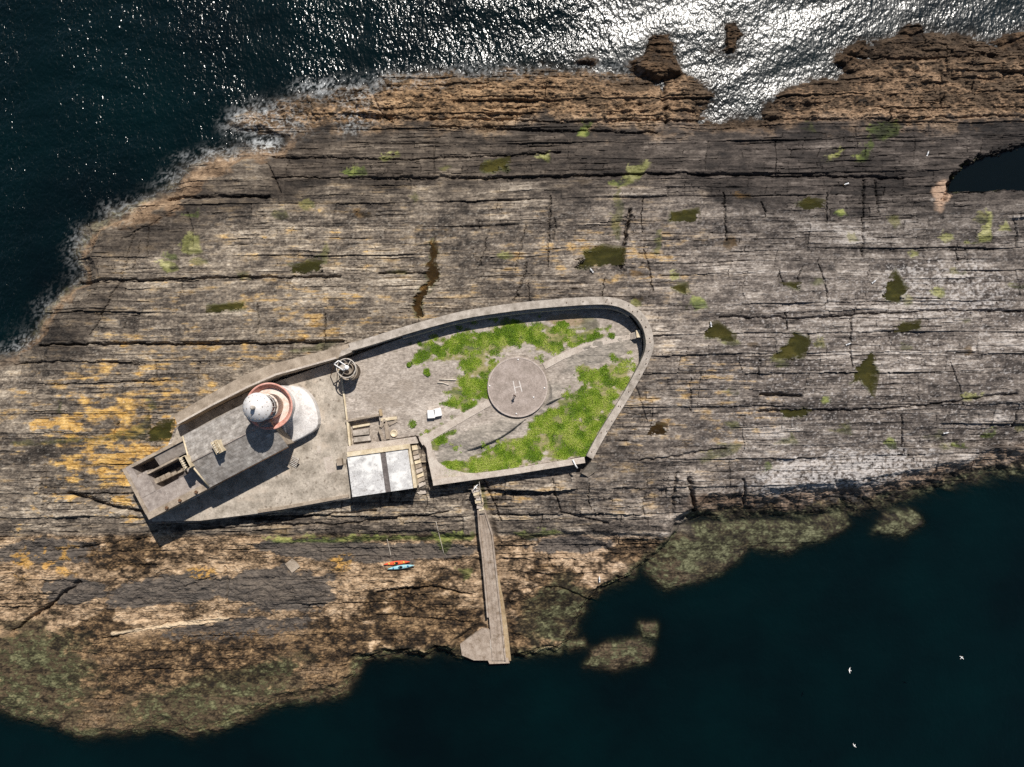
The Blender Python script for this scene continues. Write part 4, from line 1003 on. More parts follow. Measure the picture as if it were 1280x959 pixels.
# ================================================================== walls
def smooth_path(pts, k=4):
    out = []
    n = len(pts)
    for i in range(n - 1):
        p0, p1, p2, p3 = [Vector(pts[max(0, min(n - 1, j))]) for j in (i - 1, i, i + 1, i + 2)]
        for s in range(k):
            t = s / k
            out.append(.5 * ((2 * p1) + (p2 - p0) * t + (2 * p0 - 5 * p1 + 4 * p2 - p3) * t * t + (3 * p1 - p0 - 3 * p2 + p3) * t ** 3))
    out.append(Vector(pts[-1])); return out
NW = [(437, 434), (460, 427.5), (500, 415), (540, 403.5), (580, 393.5), (620, 387), (660, 382), (700, 378.5), (740, 376), (762, 376.5), (780, 381), (796, 391), (806, 404), (811, 418), (812, 434), (806, 452), (790, 482), (775, 507), (760, 531), (747, 553), (737, 572)]
bwt = empty("boundary_wall", P(812, 430, 1), "long pale concrete wall curving round the helipad yard", "wall")
pp = smooth_path(NW, 4); tops = []
for i, q in enumerate(pp):
    f = max(0, min(1, (i / len(pp) - .68) / .14)); tops.append(3.35 - 1.55 * f)
w2 = [P(q.x, q.y, h).to_2d() for q, h in zip(pp, tops)]
wid = [1.42 - .1 * max(0, min(1, (i / len(pp) - .68) / .14)) for i in range(len(pp))]
body = MB().ribbon(w2, [w - .12 for w in wid], [7.3] * len(pp), [ZP + h - .18 for h in tops]).build("wall_body", M['wallcap'], bwt)
MB().ribbon(w2, wid, [ZP + h - .18 for h in tops], [ZP + h for h in tops]).build("coping", M['wallcap'], bwt)
# firing step along the inner side of the north run
i0, i1 = 8, 44
inner = [Vector((w2[i].x, w2[i].y)) + Vector((.95 * (w2[min(i + 1, len(w2) - 1)] - w2[i - 1]).normalized().y, -.95 * (w2[min(i + 1, len(w2) - 1)] - w2[i - 1]).normalized().x)) for i in range(i0, i1)]
MB().ribbon(inner, .5, [8.9] * len(inner), [ZP + 2.2] * len(inner)).build("inner_ledge", M['wallcap'], bwt)
random.seed(4)
for k in range(24):
    i = int(30 + 50 * k / 24 + random.uniform(-1, 1)); 
    if i >= len(w2): break
    q = w2[i]; MB().lathe((q.x + random.uniform(-.4, .4), q.y + random.uniform(-.4, .4), ZP + tops[i] - .02), [(0, 0), (.09, 0), (.08, .18), (0, .2)], 6).build("iron_stub", M['iron'], bwt)
# thick western stretch
TW_o = [(217, 519), (260, 494), (303, 470), (340, 455), (380, 445), (420, 434.5), (441, 427.5)]; TW_i = [(222, 531.5), (265, 508), (310, 485.5), (345, 470), (385, 459), (420, 449), (438, 441.5)]
tw = empty("thick_wall", P(300, 485, 1), "broad flat topped tan wall sheltering the house on its north side", "wall")
mb = MB()
V = []
for a, b_ in zip(TW_o, TW_i):
    pa, pb = P(*a, 2.9), P(*b_, 2.9); V.append([mb.bm.verts.new((pb.x, pb.y, 5.5)), mb.bm.verts.new((pa.x, pa.y, 5.5)), mb.bm.verts.new((pa.x, pa.y, ZP + 2.9)), mb.bm.verts.new((pb.x, pb.y, ZP + 2.9))])
for a, b_ in zip(V[:-1], V[1:]):
    for k in range(4): mb.bm.faces.new((a[k], a[(k + 1) % 4], b_[(k + 1) % 4], b_[k]))
mb.bm.faces.new(V[0]); mb.bm.faces.new(V[-1][::-1])
mb.build("wall_body", M['tanwall'], tw)
mb = MB()
for a in range(len(TW_o) - 1):
    pass
edge_ = [P(x, y, 3.05).to_2d() for x, y in [(a[0] * .12 + b_[0] * .88, a[1] * .12 + b_[1] * .88) for a, b_ in zip(TW_o, TW_i)]]
MB().ribbon(edge_[:-1], .34, [ZP + 2.86] * (len(edge_) - 1), [ZP + 3.02] * (len(edge_) - 1)).build("coping", M['path'], tw)
MB().prism([P(x, y, 3.2).to_2d()[:] for x, y in ((423, 447), (427, 438), (438, 434), (440, 440))], ZP + 2.91, ZP + 3.3).build("step", M['wallcap'], tw)
# south parapet and the masonry stub where the two walls end
SPp = smooth_path([(541, 603.5), (590, 596.5), (640, 589.5), (690, 581.5), (731, 575)], 5)
sp = empty("low_parapet", P(640, 590, 1), "low pale parapet along the south edge of the green yard", "wall")
n = len(SPp); w3 = [P(q.x, q.y, 1.1).to_2d() for q in SPp]
MB().ribbon(w3, .95, [5.8] * n, [ZP + .95] * n).build("wall_body", M['tanwall'], sp)
MB().ribbon(w3, 1.12, [ZP + .952] * n, [ZP + 1.1] * n).build("coping", M['path'], sp)
a = P(717, 578.5, 1.0); MB().tube([a + Vector((-.2, .6, .3)), a + Vector((.35, -.5, .25)), a + Vector((.7, -1.0, .1))], .14, 8).build("drain_spout", M['crate'], sp)
mb = MB(); mb.prism([P(x, y, 0).to_2d()[:] for x, y in ((727, 592), (737, 577), (746, 578), (745, 590), (736, 597))], 5.6, 0, z1s=[ZP - .3, ZP + 1.0, ZP + .8, ZP - .6, ZP - .9])
tag(mb.build("buttress", M['rubble'], bevel=.08), "sloping rubble buttress at the south east corner of the wall", "buttress")

# ================================================================== white roofed store
st = empty("store_building", P(475, 590, 0), "low square store with bright white roof split by a dark strip", "store")
def Px(l, h): return [P(x, y, h).to_2d()[:] for x, y in l]
SH = 1.9
Wl, Wr = (434, 571.5), (509.5, 561.5); Bl, Br = (440.5, 621.5), (516.5, 610.5)
MB().prism(Px([(433.7, 568), (511, 557.5), (520, 609.5), (440.7, 620.7)], SH - .2), 4.4, ZP + SH - .2).build("wall", M['cream'], st)
def lerp2(a, b, t): return (a[0] + (b[0] - a[0]) * t, a[1] + (b[1] - a[1]) * t)
def strip(t0, t1): return [lerp2(Wl, Wr, t0), lerp2(Wl, Wr, t1), lerp2(Bl, Br, t1), lerp2(Bl, Br, t0)]
MB().prism(Px(strip(0, .545), SH), ZP + SH - .19, ZP + SH).build("roof_panel", M['whiteroof'], st)
MB().prism(Px(strip(.635, 1), SH), ZP + SH - .19, ZP + SH).build("roof_panel", M['whiteroof'], st)
MB().prism(Px(strip(.547, .633), SH), ZP + SH - .19, ZP + SH - .05).build("roof_strip", M['dark'], st)
mb = MB(); mb.prism(Px([(433.4, 565.5), (512, 555), (510.6, 561), (434, 571.2)], SH + .25), ZP + SH - .19, ZP + SH + .25)
mb.prism(Px([(510.9, 560.7), (512.2, 555.2), (521.3, 609.5), (517, 610.2)], SH + .25), ZP + SH - .19, ZP + SH + .25)
mb.build("parapet", M['cream'], st)
MB().prism(Px([(434, 558), (519.5, 546), (522.5, 554), (512.6, 555), (433.5, 565)], .8), 6.0, ZP + .8).build("walkway", M['path'], st)
MB().box(P(426, 577, 0), 1.0, 1.2, 1.2, .12).build("step_block", M['tanwall'], st)

sst = empty("stone_steps", P(523, 585, -1), "flight of pale stone steps descending beside the white roofed store", "steps")
for k in range(9):
    t0, t1 = k / 9, (k + 1) / 9
    a0, a1 = lerp2((515, 557), (523.5, 610), t0), lerp2((515, 557), (523.5, 610), t1); b0, b1 = lerp2((521.5, 556), (532, 606), t0), lerp2((521.5, 556), (532, 606), t1)
    MB().prism(Px([a0, b0, b1, a1], -.2 * k), 4.5, ZP + .45 - .32 * k + .06 * ((k * 7) % 3)).build("step", [M['cream'], M['rubble'], M['path']][k % 3], sst, bevel=.04)
MB().prism(Px([(519, 613), (524, 610.5), (532, 606.5), (533, 617), (524, 618)], -2.4), 4.2, ZP - 2.3).build("landing", M['path'], sst)

# ruined foundations in the pit
rf = empty("ruined_foundation", P(465, 540, 0), "broken low concrete foundations in a square pit above the store", "ruin")
def bar(a, b_, w, h0, h1, mat, nm="foundation_wall", parent=rf):
    pa, pb = P(*a, h1), P(*b_, h1)
    return MB().ribbon([pa.to_2d(), pb.to_2d()], w, [ZP + h0] * 2, [ZP + h1] * 2).build(nm, mat, parent, bevel=.04)
bar((432, 526.6), (474.5, 518.7), .35, -.8, .75, M['rubble'])
bar((441, 534), (462, 530.4), .4, -.8, -.1, M['cream'])
bar((441, 541.6), (461, 539.6), 1.0, -.8, .15, M['wallcap']); bar((442, 550), (463, 547.6), .9, -.8, .2, M['wallcap'])
bar((475.5, 534), (481.5, 524.5), .6, -.8, .9, M['rubble']); bar((476, 525), (496, 522.5), .55, .2, .85, M['cream']); bar((481.5, 527), (484.8, 549), .65, -.8, .9, M['tanwall'])
bar((486, 531), (496, 526), .5, .2, .8, M['rubble']); bar((434.5, 529), (437, 556), .4, -.8, .7, M['cream']); bar((474, 536), (478.5, 549.5), .5, -.8, .7, M['rubble'])
bar((475, 512), (476.5, 520), .5, .4, 1.0, M['ochre'])
MB().lathe(P(492.6, 541.8, .5), [(0, 0), (.68, 0), (.68, .34), (.55, .4), (.5, .3), (0, .28)], 20).build("manhole", M['cream'], rf)
# low kerb between the gravel yard and the terrace
kb = MB().ribbon(Px([(421, 452), (427, 474), (432, 510), (437.5, 560)], .7), .3, [8.5] * 4, [ZP + .72] * 4)
tag(kb.build("yard_kerb", M['cream'], bevel=.03), kind="structure")

# ================================================================== helipad
hp = empty("helipad", P(647, 484, .9), "round pinkish concrete helipad marked with a faint white letter H", "helipad")
HC = P(647, 484, 1.05); HRd = 37.6 * .1488
HZ = HC.z
MB().lathe((HC.x, HC.y, 0), [(0, HZ - 1.6), (HRd - .1, HZ - 1.6), (HRd - .1, HZ), (0, HZ)], 96, smooth=False).build("pad", M['helipad'], hp)
MB().lathe((HC.x, HC.y, 0), [(HRd - .26, HZ - .2), (HRd - .26, HZ + .05), (HRd, HZ + .05), (HRd, HZ - .35), (HRd - .26, HZ - .35)], 96, smooth=False).build("kerb", M['padkerb'], hp)
mb = MB()
def strk(a, b_, w):
    pa, pb = P(*a, 1.05), P(*b_, 1.05); mb.ribbon([pa.to_2d(), pb.to_2d()], w, [HZ - .01] * 2, [HZ + .006] * 2)
strk((641.3, 476.2), (644.6, 491.5), .17); strk((648.9, 476), (652.4, 489.5), .17); strk((643.5, 484.4), (650.2, 483.3), .15)
mb.build("letter_h_marking", M['paint'], hp)
for x, y in ((647.6, 449.6), (680.6, 485), (645.4, 517.2), (612, 482.5), (667, 496.6)):
    q = P(x, y, 1.05); MB().lathe((q.x, q.y, HZ), [(0, 0), (.15, 0), (.14, .1), (.08, .14), (0, .16)], 12).build("marker_light", M['crate'], hp)

# ================================================================== person on the helipad
def skin_mesh(name, verts, edges, radii, mats, assign, root=0, sub=2):
    me = bpy.data.meshes.new(name); me.from_pydata(verts, edges, [])
    o = bpy.data.objects.new(name, me); COL.objects.link(o)
    md = o.modifiers.new("skin", 'SKIN'); sl = me.skin_vertices[0].data
    for i, r in enumerate(radii): sl[i].radius = (r, r)
    sl[root].use_root = True
    s2 = o.modifiers.new("sub", 'SUBSURF'); s2.levels = sub; s2.render_levels = sub
    dg = bpy.context.evaluated_depsgraph_get(); me2 = bpy.data.meshes.new_from_object(o.evaluated_get(dg)); bpy.data.objects.remove(o)
    me2.name = name
    for m in mats: me2.materials.append(m)
    for p in me2.polygons: p.use_smooth = True; p.material_index = assign(p.center)
    o = bpy.data.objects.new(name, me2); COL.objects.link(o); return o
V_ = [(0, 0, .95), (0, 0, 1.15), (0, 0, 1.38), (0, .01, 1.5), (0, .02, 1.60), (0, .02, 1.70),
      (-.1, 0, .88), (-.11, .02, .5), (-.12, -.02, .08), (-.12, .14, .04), (.1, 0, .88), (.12, .02, .5), (.13, -.02, .08), (.13, .14, .04),
      (-.2, 0, 1.40), (-.26, -.02, 1.14), (-.24, .16, .98), (-.22, .24, .98), (.2, 0, 1.40), (.27, -.02, 1.14), (.24, .16, 1.0), (.22, .24, 1.0)]
E_ = [(0, 1), (1, 2), (2, 3), (3, 4), (4, 5), (0, 6), (6, 7), (7, 8), (8, 9), (0, 10), (10, 11), (11, 12), (12, 13), (2, 14), (14, 15), (15, 16), (16, 17), (2, 18), (18, 19), (19, 20), (20, 21)]
R_ = [.15, .15, .15, .06, .085, .085, .09, .065, .045, .04, .09, .065, .045, .04, .07, .05, .035, .03, .07, .05, .035, .03]
def pa_(c):
    if c.z > 1.47: return 2
    if c.z < .93 and abs(c.x) < .2: return 1
    if c.y > .2: return 2
    return 0
per = skin_mesh("person", V_, E_, R_, [M['jacket'], M['trouser'], M['skin']], pa_)
hz = P(643.4, 494.5, 1.05); per.location = (hz.x, hz.y, HZ); per.rotation_euler = (0, 0, R(150))
tag(per, "person in dark clothes standing on the helipad just below the letter H", "person")
bpy.context.view_layer.update()
mb = MB(); mb.ball((0, .0, 1.70), .108, .118, .10, 14); hr = mb.build("hair", M['hair']); hr.parent = per

# ================================================================== drum stand by the dividing line
ds = empty("drum_stand", P(434, 466, .6), "rusty drum with a hoop rim and white frame on top beside the north wall", "drum")
q = P(434, 463, .6); dx, dy = q.x, q.y
q2 = P(438, 464.5, 1.8)
MB().lathe((q2.x, q2.y, 0), [(0, 9.4), (1.62, 9.4), (1.62, 12.3), (1.7, 12.35), (1.7, 12.5), (1.4, 12.5), (1.35, 11.7), (0, 11.7)], 36).build("drum", M['drum'], ds)
rc = P(432.7, 460.4, 4.2); RZ = ZP + 4.2
mb = MB(); mb.tube([(rc.x + 1.72 * math.cos(2 * math.pi * k / 40), rc.y + 1.72 * math.sin(2 * math.pi * k / 40), RZ) for k in range(41)], .11, 6, cap=False); mb.build("hoop_rim", M['steelpale'], ds)
for k in range(4):
    a = R(20 + 90 * k); MB().tube([(q2.x + 1.3 * math.cos(a), q2.y + 1.3 * math.sin(a), 9.4), (rc.x + 1.7 * math.cos(a), rc.y + 1.7 * math.sin(a), RZ)], .1, 6).build("leg", M['steelpale'], ds)
mb = MB()
for a in (60,): mb.tube([(rc.x + 1.7 * math.cos(R(a)), rc.y + 1.7 * math.sin(R(a)), RZ - .05), (rc.x - 1.7 * math.cos(R(a)), rc.y - 1.7 * math.sin(R(a)), RZ - .05)], .07, 5)
mb.build("cross_brace", M['steelpale'], ds)
MB().lathe((rc.x + .15, rc.y - .1, RZ - 1.9), [(0, 0), (.9, 0), (1.05, 1.2), (1.05, 1.7), (.95, 1.7), (.9, 1.2), (0, .9)], 24).build("bucket", M['drum'], ds)
tr = [P(x, y, 4.5) for x, y in ((417.6, 455.3), (423.2, 450.9), (435.5, 459.3), (429, 463))]
mb = MB()
for i in range(4): mb.tube([tr[i], tr[(i + 1) % 4]], .11, 6)
mb.build("white_frame", M['crate'], ds)
mb = MB(); c = sum(tr, Vector()) / 4; mb.prism([tuple((c + (p - c) * .8).to_2d()) for p in (tr[0].lerp(tr[3], .45), tr[1].lerp(tr[2], .45), tr[2], tr[3])], RZ + .1, RZ + .3); mb.build("tray", M['steelpale'], ds)
MB().lathe((rc.x + .2, rc.y + .1, RZ), [(0, 0), (.42, 0), (.42, .45), (.3, .6), (0, .62)], 16).build("cap", M['crate'], ds)
for a, b_ in (((418, 456), (413, 471)), ((422, 462), (421, 479))):
    pa, pb = P(*a, 4.3), P(*b_, .05); MB().tube([pa, pb], .08, 6).build("strut", M['iron'], ds)

# crates, plank, slab, step box
for i, (x, y, rz, lab) in enumerate(((539.3, 517.6, .06, "square white crate on the gravel, the left one of a touching pair"), (547.6, 515.2, .2, "square white crate on the gravel, tilted a little beside its twin"))):
    c = P(x, y, .9); t_ = empty("crate", (c.x, c.y, FLOOR), lab, "crate", "white crates on the gravel", 0)
    MB().box((c.x, c.y, FLOOR - .02), 1.28, 1.42, .72, rz).build("box", M['crate'], t_, bevel=.04)
    MB().box((c.x, c.y, FLOOR + .703), 1.36, 1.5, .1, rz).build("lid", M['crate'], t_, bevel=.03)
pa, pb = P(549, 474.3, .62), P(570, 475, .62)
tag(MB().tube([pa + Vector((0, 0, .12)), pb + Vector((0, 0, .12))], .12, 6).build("pole", M['wood']), "pale straight pole lying on the gravel left of the green plants", "pole")
pa, pb = P(547, 478.4, .62), P(561, 481.5, .62)
tag(MB().tube([pa + Vector((0, 0, .1)), pa.lerp(pb, .5) + Vector((0, .2, .12)), pb + Vector((0, 0, .1))], [.16, .13, .09], 7).build("driftwood", M['wood']), "grey driftwood piece lying just below the pale straight pole", "driftwood")
c = PG(366.5, 706); mb = MB().box((c.x, c.y, c.z - .5), 1.9, 2.2, 1.05, R(38)); tag(mb.build("concrete_block", M['tanwall'], bevel=.06), "square tan concrete block stranded on the dark rock south of the terrace", "block")
sb = empty("wall_steps", P(794, 419, .7), "small pale concrete steps against the curved east end of the wall", "steps")
for k in range(4): c = P(789.3 + 1.7 * k, 420.6 - .5 * k, .7 + .22 * k); MB().prism([(c.x - .14, c.y - .6), (c.x + .14, c.y - .6), (c.x + .14, c.y + .6), (c.x - .14, c.y + .6)], 9.2, 9.86 + .25 * k).build("step", M['path'], sb)
c = P(797.5, 417.5, 1.6); MB().box((c.x, c.y, 9.2), .75, 1.35, 1.75, .1).build("top_block", M['cream'], sb)

# ================================================================== slipway
sw = empty("slipway", P(606, 700, -4), "long narrow concrete slipway running down the rocks to the sea", "slipway")
def zslip(y): return float(np.interp(y, [634, 668, 700, 786, 828], [7.6, 6.3, 5.1, 2.2, 1.25]))
def lane(rows, lift, mat, name, thick=1.6):
    mb = MB(); V = []
    for (y, xl, xr) in rows:
        z = zslip(y) + lift; a = P(xl, y, z - ZP); b_ = P(xr, y, z - ZP)
        V.append([mb.bm.verts.new((a.x, a.y, z - thick)), mb.bm.verts.new((b_.x, b_.y, z - thick)), mb.bm.verts.new((b_.x, b_.y, z)), mb.bm.verts.new((a.x, a.y, z))])
    for a, b_ in zip(V[:-1], V[1:]):
        for k in range(4): mb.bm.faces.new((a[k], b_[k], b_[(k + 1) % 4], a[(k + 1) % 4]))
    mb.bm.faces.new(V[0]); mb.bm.faces.new(V[-1][::-1])
    return mb.build(name, mat, sw)
YS = [638, 652, 668, 694, 720, 746, 772, 798, 826]
xl = np.interp(YS, [638, 668, 694, 746, 786, 828], [596.5, 598.5, 602, 606.5, 610, 613]); xr = np.interp(YS, [638, 652, 668, 746, 798, 828], [606.5, 611, 616, 624.5, 630, 633])
lane([(y, a + 2.6, b_ - 2.0) for y, a, b_ in zip(YS, xl, xr)], 0, M['slip'], "ramp")
lane([(y, a, a + 2.2) for y, a in zip(YS[:-2], xl[:-2])], .38, M['slip'], "kerb", 2.4)
lane([(y, b_ - 1.8, b_) for y, b_ in zip(YS, xr)], .22, M['slip'], "kerb", 2.4)
lane([(y, a + (b_ - a) * .44, a + (b_ - a) * .44 + .9) for y, a, b_ in zip(YS, xl, xr)], .06, M['slip'], "rail", .3)
lane([(y, a + (b_ - a) * .66, a + (b_ - a) * .66 + .9) for y, a, b_ in zip(YS, xl, xr)], .06, M['slip'], "rail", .3)
lane([(y, b_, b_ + w) for y, b_, w in zip(YS[4:], xr[4:], (1.5, 4, 5.5, 6, 6))], -.5, M['ochre'], "side_wall", 2.2)
mb = MB(); mb.prism(Px([(575, 806), (602.5, 785.5), (613.5, 787), (616.5, 827.5), (592, 827.5), (577, 821)], -7.2), -1.2, 0, z1s=[1.45, 2.05, 2.0, 1.12, 1.05, 1.1]); mb.build("landing", M['slip'], sw, bevel=.08)
mb = MB(); mb.prism(Px([(609, 824), (635, 822), (637, 829), (612, 830)], -8), -1.2, 1.05); mb.build("toe", M['slip'], sw, bevel=.06)
mb = MB(); mb.prism(Px([(612, 800), (622, 800), (623, 812), (613, 812)], -7), 1.2, 0, z1s=[1.83, 1.8, 1.52, 1.55]); mb.build("patch", M['path'], sw)
rb = empty("rough_steps", P(600, 625, -1.5), "rough rubble steps climbing from the slipway head to the south parapet", "steps")
rs2 = random.Random(3)
for k in range(10):
    t_ = k / 9; x = 602 - 8 * t_ + rs2.uniform(-1.5, 1.5); y = 640 - 30 * t_; c = P(x, y, -1.3 + 1.3 * t_)
    MB().box((c.x, c.y, c.z - 1.2), rs2.uniform(.9, 1.6), rs2.uniform(.5, .8), 1.2, rs2.uniform(-.3, .3)).build("step", [M['rubble'], M['cream'], M['path']][k % 3], rb, bevel=.06)
hl = empty("handrail", P(599, 615, -1), "thin pale handrail beside the rubble steps above the slipway", "handrail")
pts = [P(599 + 3.5 * t_, 603 + 26 * t_, 1.0 - 1.6 * t_) for t_ in (0, .33, .66, 1)]
MB().tube(pts, .05, 6).build("rail", M['steelpale'], hl)
for p in pts: MB().tube([p, p - Vector((0, 0, 1.3))], .045, 6).build("post", M['steelpale'], hl)
# cable down the rock
cp = [PG(545 + 1.2 * k * .9, 652 + 4.4 * k) + Vector((0, 0, .12)) for k in range(10)]
tag(MB().tube(cp, .055, 6).build("cable", M['wood']), "thin pale cable hanging down the rock step left of the slipway", "cable")
cp = [PG(484 + .7 * k, 674 + 3 * k) + Vector((0, 0, .12)) for k in range(8)]
tag(MB().tube(cp, .05, 6).build("rope", M['wood']), "short pale rope running up the dark rock from the kayaks", "rope")

# ================================================================== kayaks
def kayak(cx_, cy_, L, W, ang, body, hatchm, lab):
    g = PG(cx_, cy_); g.z += .25
    t_ = empty("kayak", g, lab, "kayak", "kayaks on the rocks", 0)
    mb = MB(); S = 18; rows = []
    ca, sa = math.cos(ang), math.sin(ang)
    def T(x, y, z): return Vector((g.x + x * ca - y * sa, g.y + x * sa + y * ca, g.z + z))
    for i in range(S + 1):
        f = -1 + 2 * i / S; w = W / 2 * max(0.02, (1 - abs(f) ** 2.2)); sheer = .16 * f * f
        rows.append([mb.bm.verts.new(T(f * L / 2, y * w, z + sheer)) for (y, z) in ((0, -.16), (.6, -.12), (.95, .02), (1, .09), (.7, .16), (0, .2), (-.7, .16), (-1, .09), (-.95, .02), (-.6, -.12))])
    for a, b_ in zip(rows[:-1], rows[1:]):
        for k in range(10): f_ = mb.bm.faces.new((a[k], a[(k + 1) % 10], b_[(k + 1) % 10], b_[k])); f_.smooth = True
    mb.bm.faces.new(rows[0]); mb.bm.faces.new(rows[-1][::-1])
    mb.build("hull", body, t_)
    ck = MB(); ck.tube([T(.42 * math.cos(2 * math.pi * k / 24) - .15, .21 * math.sin(2 * math.pi * k / 24), .235) for k in range(25)], .04, 6, cap=False); co_ = ck.build("cockpit_rim", M['blackp'], t_)
    cs = MB(); cs.ball(T(-.15, 0, .2), .38, .19, .04, 12, rot=Matrix.Rotation(ang, 4, 'Z')); cs.build("cockpit_dark_inset", M['blackp'], co_)  # solid black inset put in for the dark inside of the cockpit hole
    MB().ball(T(-.42, 0, .22), .12, .17, .1, 10, rot=Matrix.Rotation(ang, 4, 'Z')).build("seat", hatchm, t_)
    for fx in (-1.55, 1.35): MB().lathe(T(fx, 0, .17), [(0, 0), (.21, 0), (.2, .07), (0, .1)], 14).build("hatch", hatchm, t_)
    mb = MB(); mb.tube([T(.6, .2, .2), T(1.0, -.16, .21)], .018, 4); mb.tube([T(.6, -.2, .2), T(1.0, .16, .21)], .018, 4); mb.build("deck_line", M['yellow'], t_)
kayak(496.5, 703.2, 5.2, .78, R(6), M['orange'], M['yellow'], "bright orange sea kayak pulled up on the rocks, above the turquoise one")
kayak(501.8, 708.3, 5.3, .76, R(8), M['aqua'], M['blue'], "pale turquoise sea kayak pulled up on the rocks, below the orange one")

# ================================================================== gulls
def gull_mesh(flying, fold=0.0):
    mb = MB()
    mb.ball((0, 0, 0), .30, .11, .10, 12, 0); mb.ball((.30, 0, .05), .10, .07, .07, 10, 0)
    mb.tube([(.38, 0, .05), (.47, 0, .035)], [.025, .008], 6, 1)
    mb.prism([(-.25, -.05), (-.5, -.12), (-.5, .12), (-.25, .05)], -.01, .015)
    if flying:
        for s in (1, -1):
            st_ = [(.12, -.12, 0), (.20 - .05 * fold, .45, .10), (-.05 - .2 * fold, .98 - .2 * fold, .04)]
            ch_ = [.26, .22, .03]; up = []; dn_ = []
            for (x, y, z), c in zip(st_, ch_):
                yy = s * (y if y > 0 else .04)
                up.append((mb.bm.verts.new((x, yy, z + .02)), mb.bm.verts.new((x - c, yy, z + .015)))); dn_.append((mb.bm.verts.new((x, yy, z)), mb.bm.verts.new((x - c, yy, z))))
            for i in range(2):
                f = mb.bm.faces.new((up[i][0], up[i + 1][0], up[i + 1][1], up[i][1])); f.material_index = 0
                mb.bm.faces.new((dn_[i][0], dn_[i][1], dn_[i + 1][1], dn_[i + 1][0]))
                mb.bm.faces.new((up[i][0], dn_[i][0], dn_[i + 1][0], up[i + 1][0])); mb.bm.faces.new((up[i][1], up[i + 1][1], dn_[i + 1][1], dn_[i][1]))
            mb.bm.faces.new((up[2][0], dn_[2][0], dn_[2][1], up[2][1]))
    else:
        for s in (1, -1):
            mb.ball((-.08, s * .085, .035), .30, .045, .075, 10, 2)
            mb.tube([(.0, s * .05, -.08), (.0, s * .05, -.30)], .012, 5, 1)
    return mb
def gull(loc, rz, flying, lab, tilt=0.0, sc=1.0, fold=0.0, grp=None):
    o = gull_mesh(flying, fold).build("gull", [M['bird'], M['beak'], M['birdgrey']])
    o.location = loc; o.rotation_euler = (tilt, 0, rz); o.scale = (sc, sc, sc)
    return tag(o, lab, "gull", grp)
GF = "gulls flying over the dark water"
gull(P(1062, 838, 3), R(165), True, "white gull flying over dark water, left of the two upper birds", .4, .62, .5, GF)
gull(P(1202, 822, 3), R(52), True, "white gull flying over dark water near the right edge, farthest right", .25, .66, .1, GF)
gull(P(1068, 932, 2), R(215), True, "white gull flying low at the bottom edge of the dark water", .5, .5, .8, GF)
gull(P(594.5, 609, .6), R(140), True, "white gull with spread wings gliding beside the south parapet", .2, .75, .2)
c = PG(749, 723); gull(c + Vector((0, 0, .45)), R(95), False, "white gull standing on the weedy point above the sea cove", 0, 1.3)
for (x, y, rz, lab) in ((1092, 352, 40, "white gull resting on pale rock left of the dark olive pool"), (888, 405, 100, "white gull standing at the top edge of the green pool"), (1182, 541, 10, "white gull standing on rock near the right shore cliff"),
                        (1159, 192, 70, "white gull standing on dark slabs left of the water inlet"), (1056, 231, 200, "white gull standing on dark slabs below the yellow green weed"), (739, 338, 130, "white gull standing below the brown pool north of the wall"), (1060, 430, 20, "white gull resting on rock above the tall olive pool"),
                        (975, 827, 0, None)):
    if lab is None: continue
    c = PG(x, y); gull(c + Vector((0, 0, .3)), R(rz), False, lab, 0, 1.15, 0, "gulls resting on the rocks")

# ================================================================== plants in the yard
def leaf_mesh(name, C3, Rr, Hh, nleaf, cols, seed, base=None):
    r = np.random.RandomState(seed)
    n = len(C3); tot = n * nleaf
    cen = np.repeat(C3, nleaf, 0); rad = np.repeat(Rr, nleaf); hh = np.repeat(Hh, nleaf)
    a = r.uniform(0, 2 * np.pi, tot); q = np.sqrt(r.uniform(0, 1, tot))
    z = np.sqrt(np.clip(1 - q ** 2, 0, 1)) * hh * r.uniform(.5, 1.0, tot)
    p = cen + np.stack([q * rad * np.cos(a), q * rad * np.sin(a), z], -1)
    L = r.uniform(.10, .24, tot); W = L * r.uniform(.35, .6, tot)
    d = np.stack([np.cos(a) + r.normal(0, .6, tot), np.sin(a) + r.normal(0, .6, tot), r.uniform(-.3, .9, tot)], -1); d /= np.linalg.norm(d, axis=1)[:, None]
    up = r.normal(0, .45, (tot, 3)) + np.array([0, 0, 1.0]); s = np.cross(d, up); s /= np.linalg.norm(s, axis=1)[:, None] + 1e-6
    v = np.stack([p, p + d * (L * .5)[:, None] + s * (W * .5)[:, None], p + d * L[:, None], p + d * (L * .5)[:, None] - s * (W * .5)[:, None]], 1).astype(np.float32)
    me = bpy.data.meshes.new(name); me.vertices.add(tot * 4); me.vertices.foreach_set("co", v.ravel())
    me.loops.add(tot * 4); me.loops.foreach_set("vertex_index", np.arange(tot * 4, dtype=np.int32)); me.polygons.add(tot); me.polygons.foreach_set("loop_start", np.arange(0, tot * 4, 4, dtype=np.int32)); me.update(calc_edges=True)
    clump = np.repeat(r.uniform(0, 1, n) if base is None else np.clip(base + r.normal(0, .16, n), 0, 1), nleaf); tcol = np.clip(.65 * clump + .35 * r.uniform(0, 1, tot), 0, 1)
    cc = ramp(tcol, cols); c4 = np.ones((tot, 4, 4), np.float32); c4[..., :3] = cc[:, None, :]
    at_ = me.color_attributes.new("leaf_colour", 'FLOAT_COLOR', 'POINT'); at_.data.foreach_set("color", c4.ravel())
    me.materials.append(m_leaf); o = bpy.data.objects.new(name, me); COL.objects.link(o); return o
m_leaf = bpy.data.materials.new("leaves"); m_leaf.use_nodes = True
b = m_leaf.node_tree.nodes["Principled BSDF"]; b.inputs["Roughness"].default_value = .6; b.inputs["Specular IOR Level"].default_value = .25
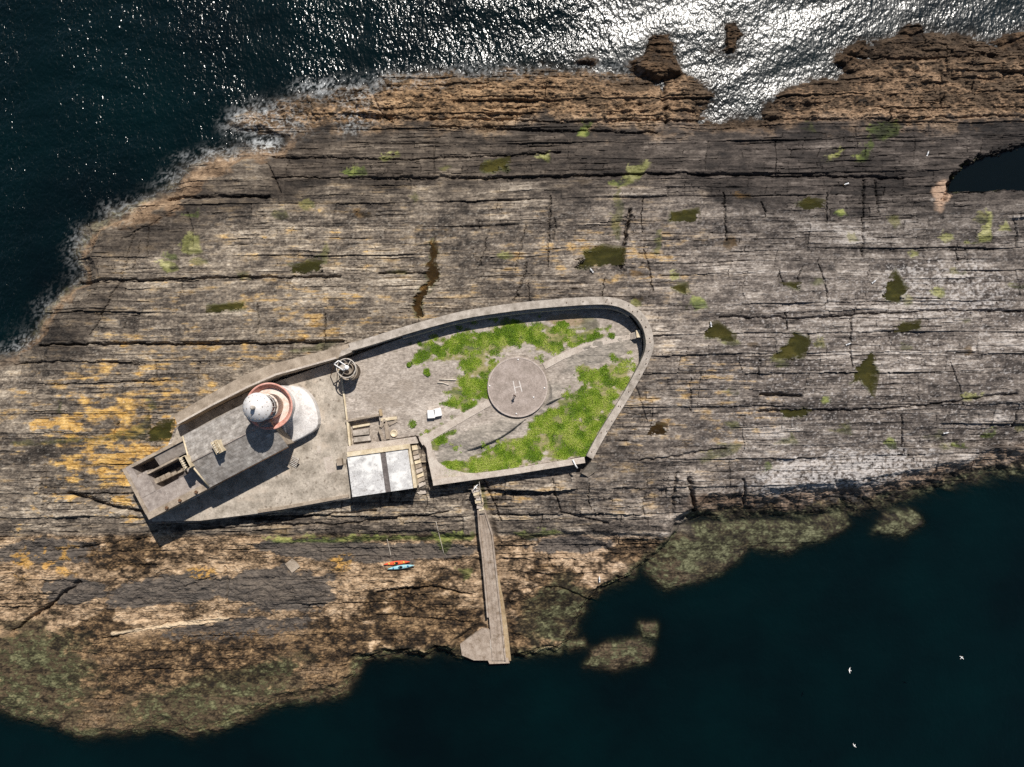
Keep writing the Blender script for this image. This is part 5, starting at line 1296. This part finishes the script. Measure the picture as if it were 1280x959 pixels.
a_ = m_leaf.node_tree.nodes.new("ShaderNodeAttribute"); a_.attribute_name = "leaf_colour"; vlink(m_leaf.node_tree, a_.outputs["Color"], b.inputs["Base Color"])
rg = np.random.RandomState(12)
GREENS = [(54, 80, 14), (100, 130, 24), (136, 156, 46), (170, 170, 98)]
ys_, xs_ = np.where(grass_field > .06)
sel = rg.choice(len(ys_), size=min(len(ys_), 12000), replace=False)
gx_, gy_ = WX[ys_[sel], xs_[sel]], WY[ys_[sel], xs_[sel]]; w_ = grass_field[ys_[sel], xs_[sel]]
dens = .5 + 1.25 * (fbm(gx_ / 1.7 + 50, gy_ / 1.7 + 50, 301, 4) - .5)
keep = dens + .34 * (w_ - .6) + rg.normal(0, .085, len(w_)) > .545
gx_, gy_, w_, dens = gx_[keep], gy_[keep], w_[keep], dens[keep]
C3 = np.stack([gx_, gy_, TZ[ys_[sel][keep], xs_[sel][keep]] - .03], -1)
go = leaf_mesh("grass", C3, (.12 + .42 * np.clip(dens - .3, 0, .5) * 2 * rg.uniform(.5, 1.3, len(gx_))) * (.4 + .6 * w_), .04 + .20 * np.clip(dens - .38, 0, .5) * 2 * w_, 26, GREENS, 3, np.clip(.5 + 2.6 * (fbm(gx_ / 1.6 + 9, gy_ / 1.6 + 9, 331, 3) - .5) - .25 * (w_ - .7), 0, 1))
tag(go, "bright green low plants carpeting the walled yard round the helipad", "ground cover", kind="stuff")
for (x, y, rr_, lab) in ((512, 456, .42, "small dark green tuft alone on the gravel, nearest the north wall"), (533, 464, .55, "dark green tuft on gravel left of the big green patch"), (516, 530, .75, "yellow green weed tuft beside the ruined foundations"), (765, 420, .62, "round green tuft just above the concrete path near the east wall"), (536, 468, .38, "lesser dark green tuft at the foot of another on gravel")):
    c = P(x, y, .6); z = ground_z(c.x, c.y)
    r_ = np.random.RandomState(int(x)); k = 7
    C3 = np.stack([c.x + r_.normal(0, rr_ * .26, k), c.y + r_.normal(0, rr_ * .3, k), np.full(k, z - .02)], -1)
    o = leaf_mesh("plant_tuft", C3, np.full(k, rr_ * .7), np.full(k, .4), 70, GREENS[:3], int(y)); tag(o, lab, "plant")
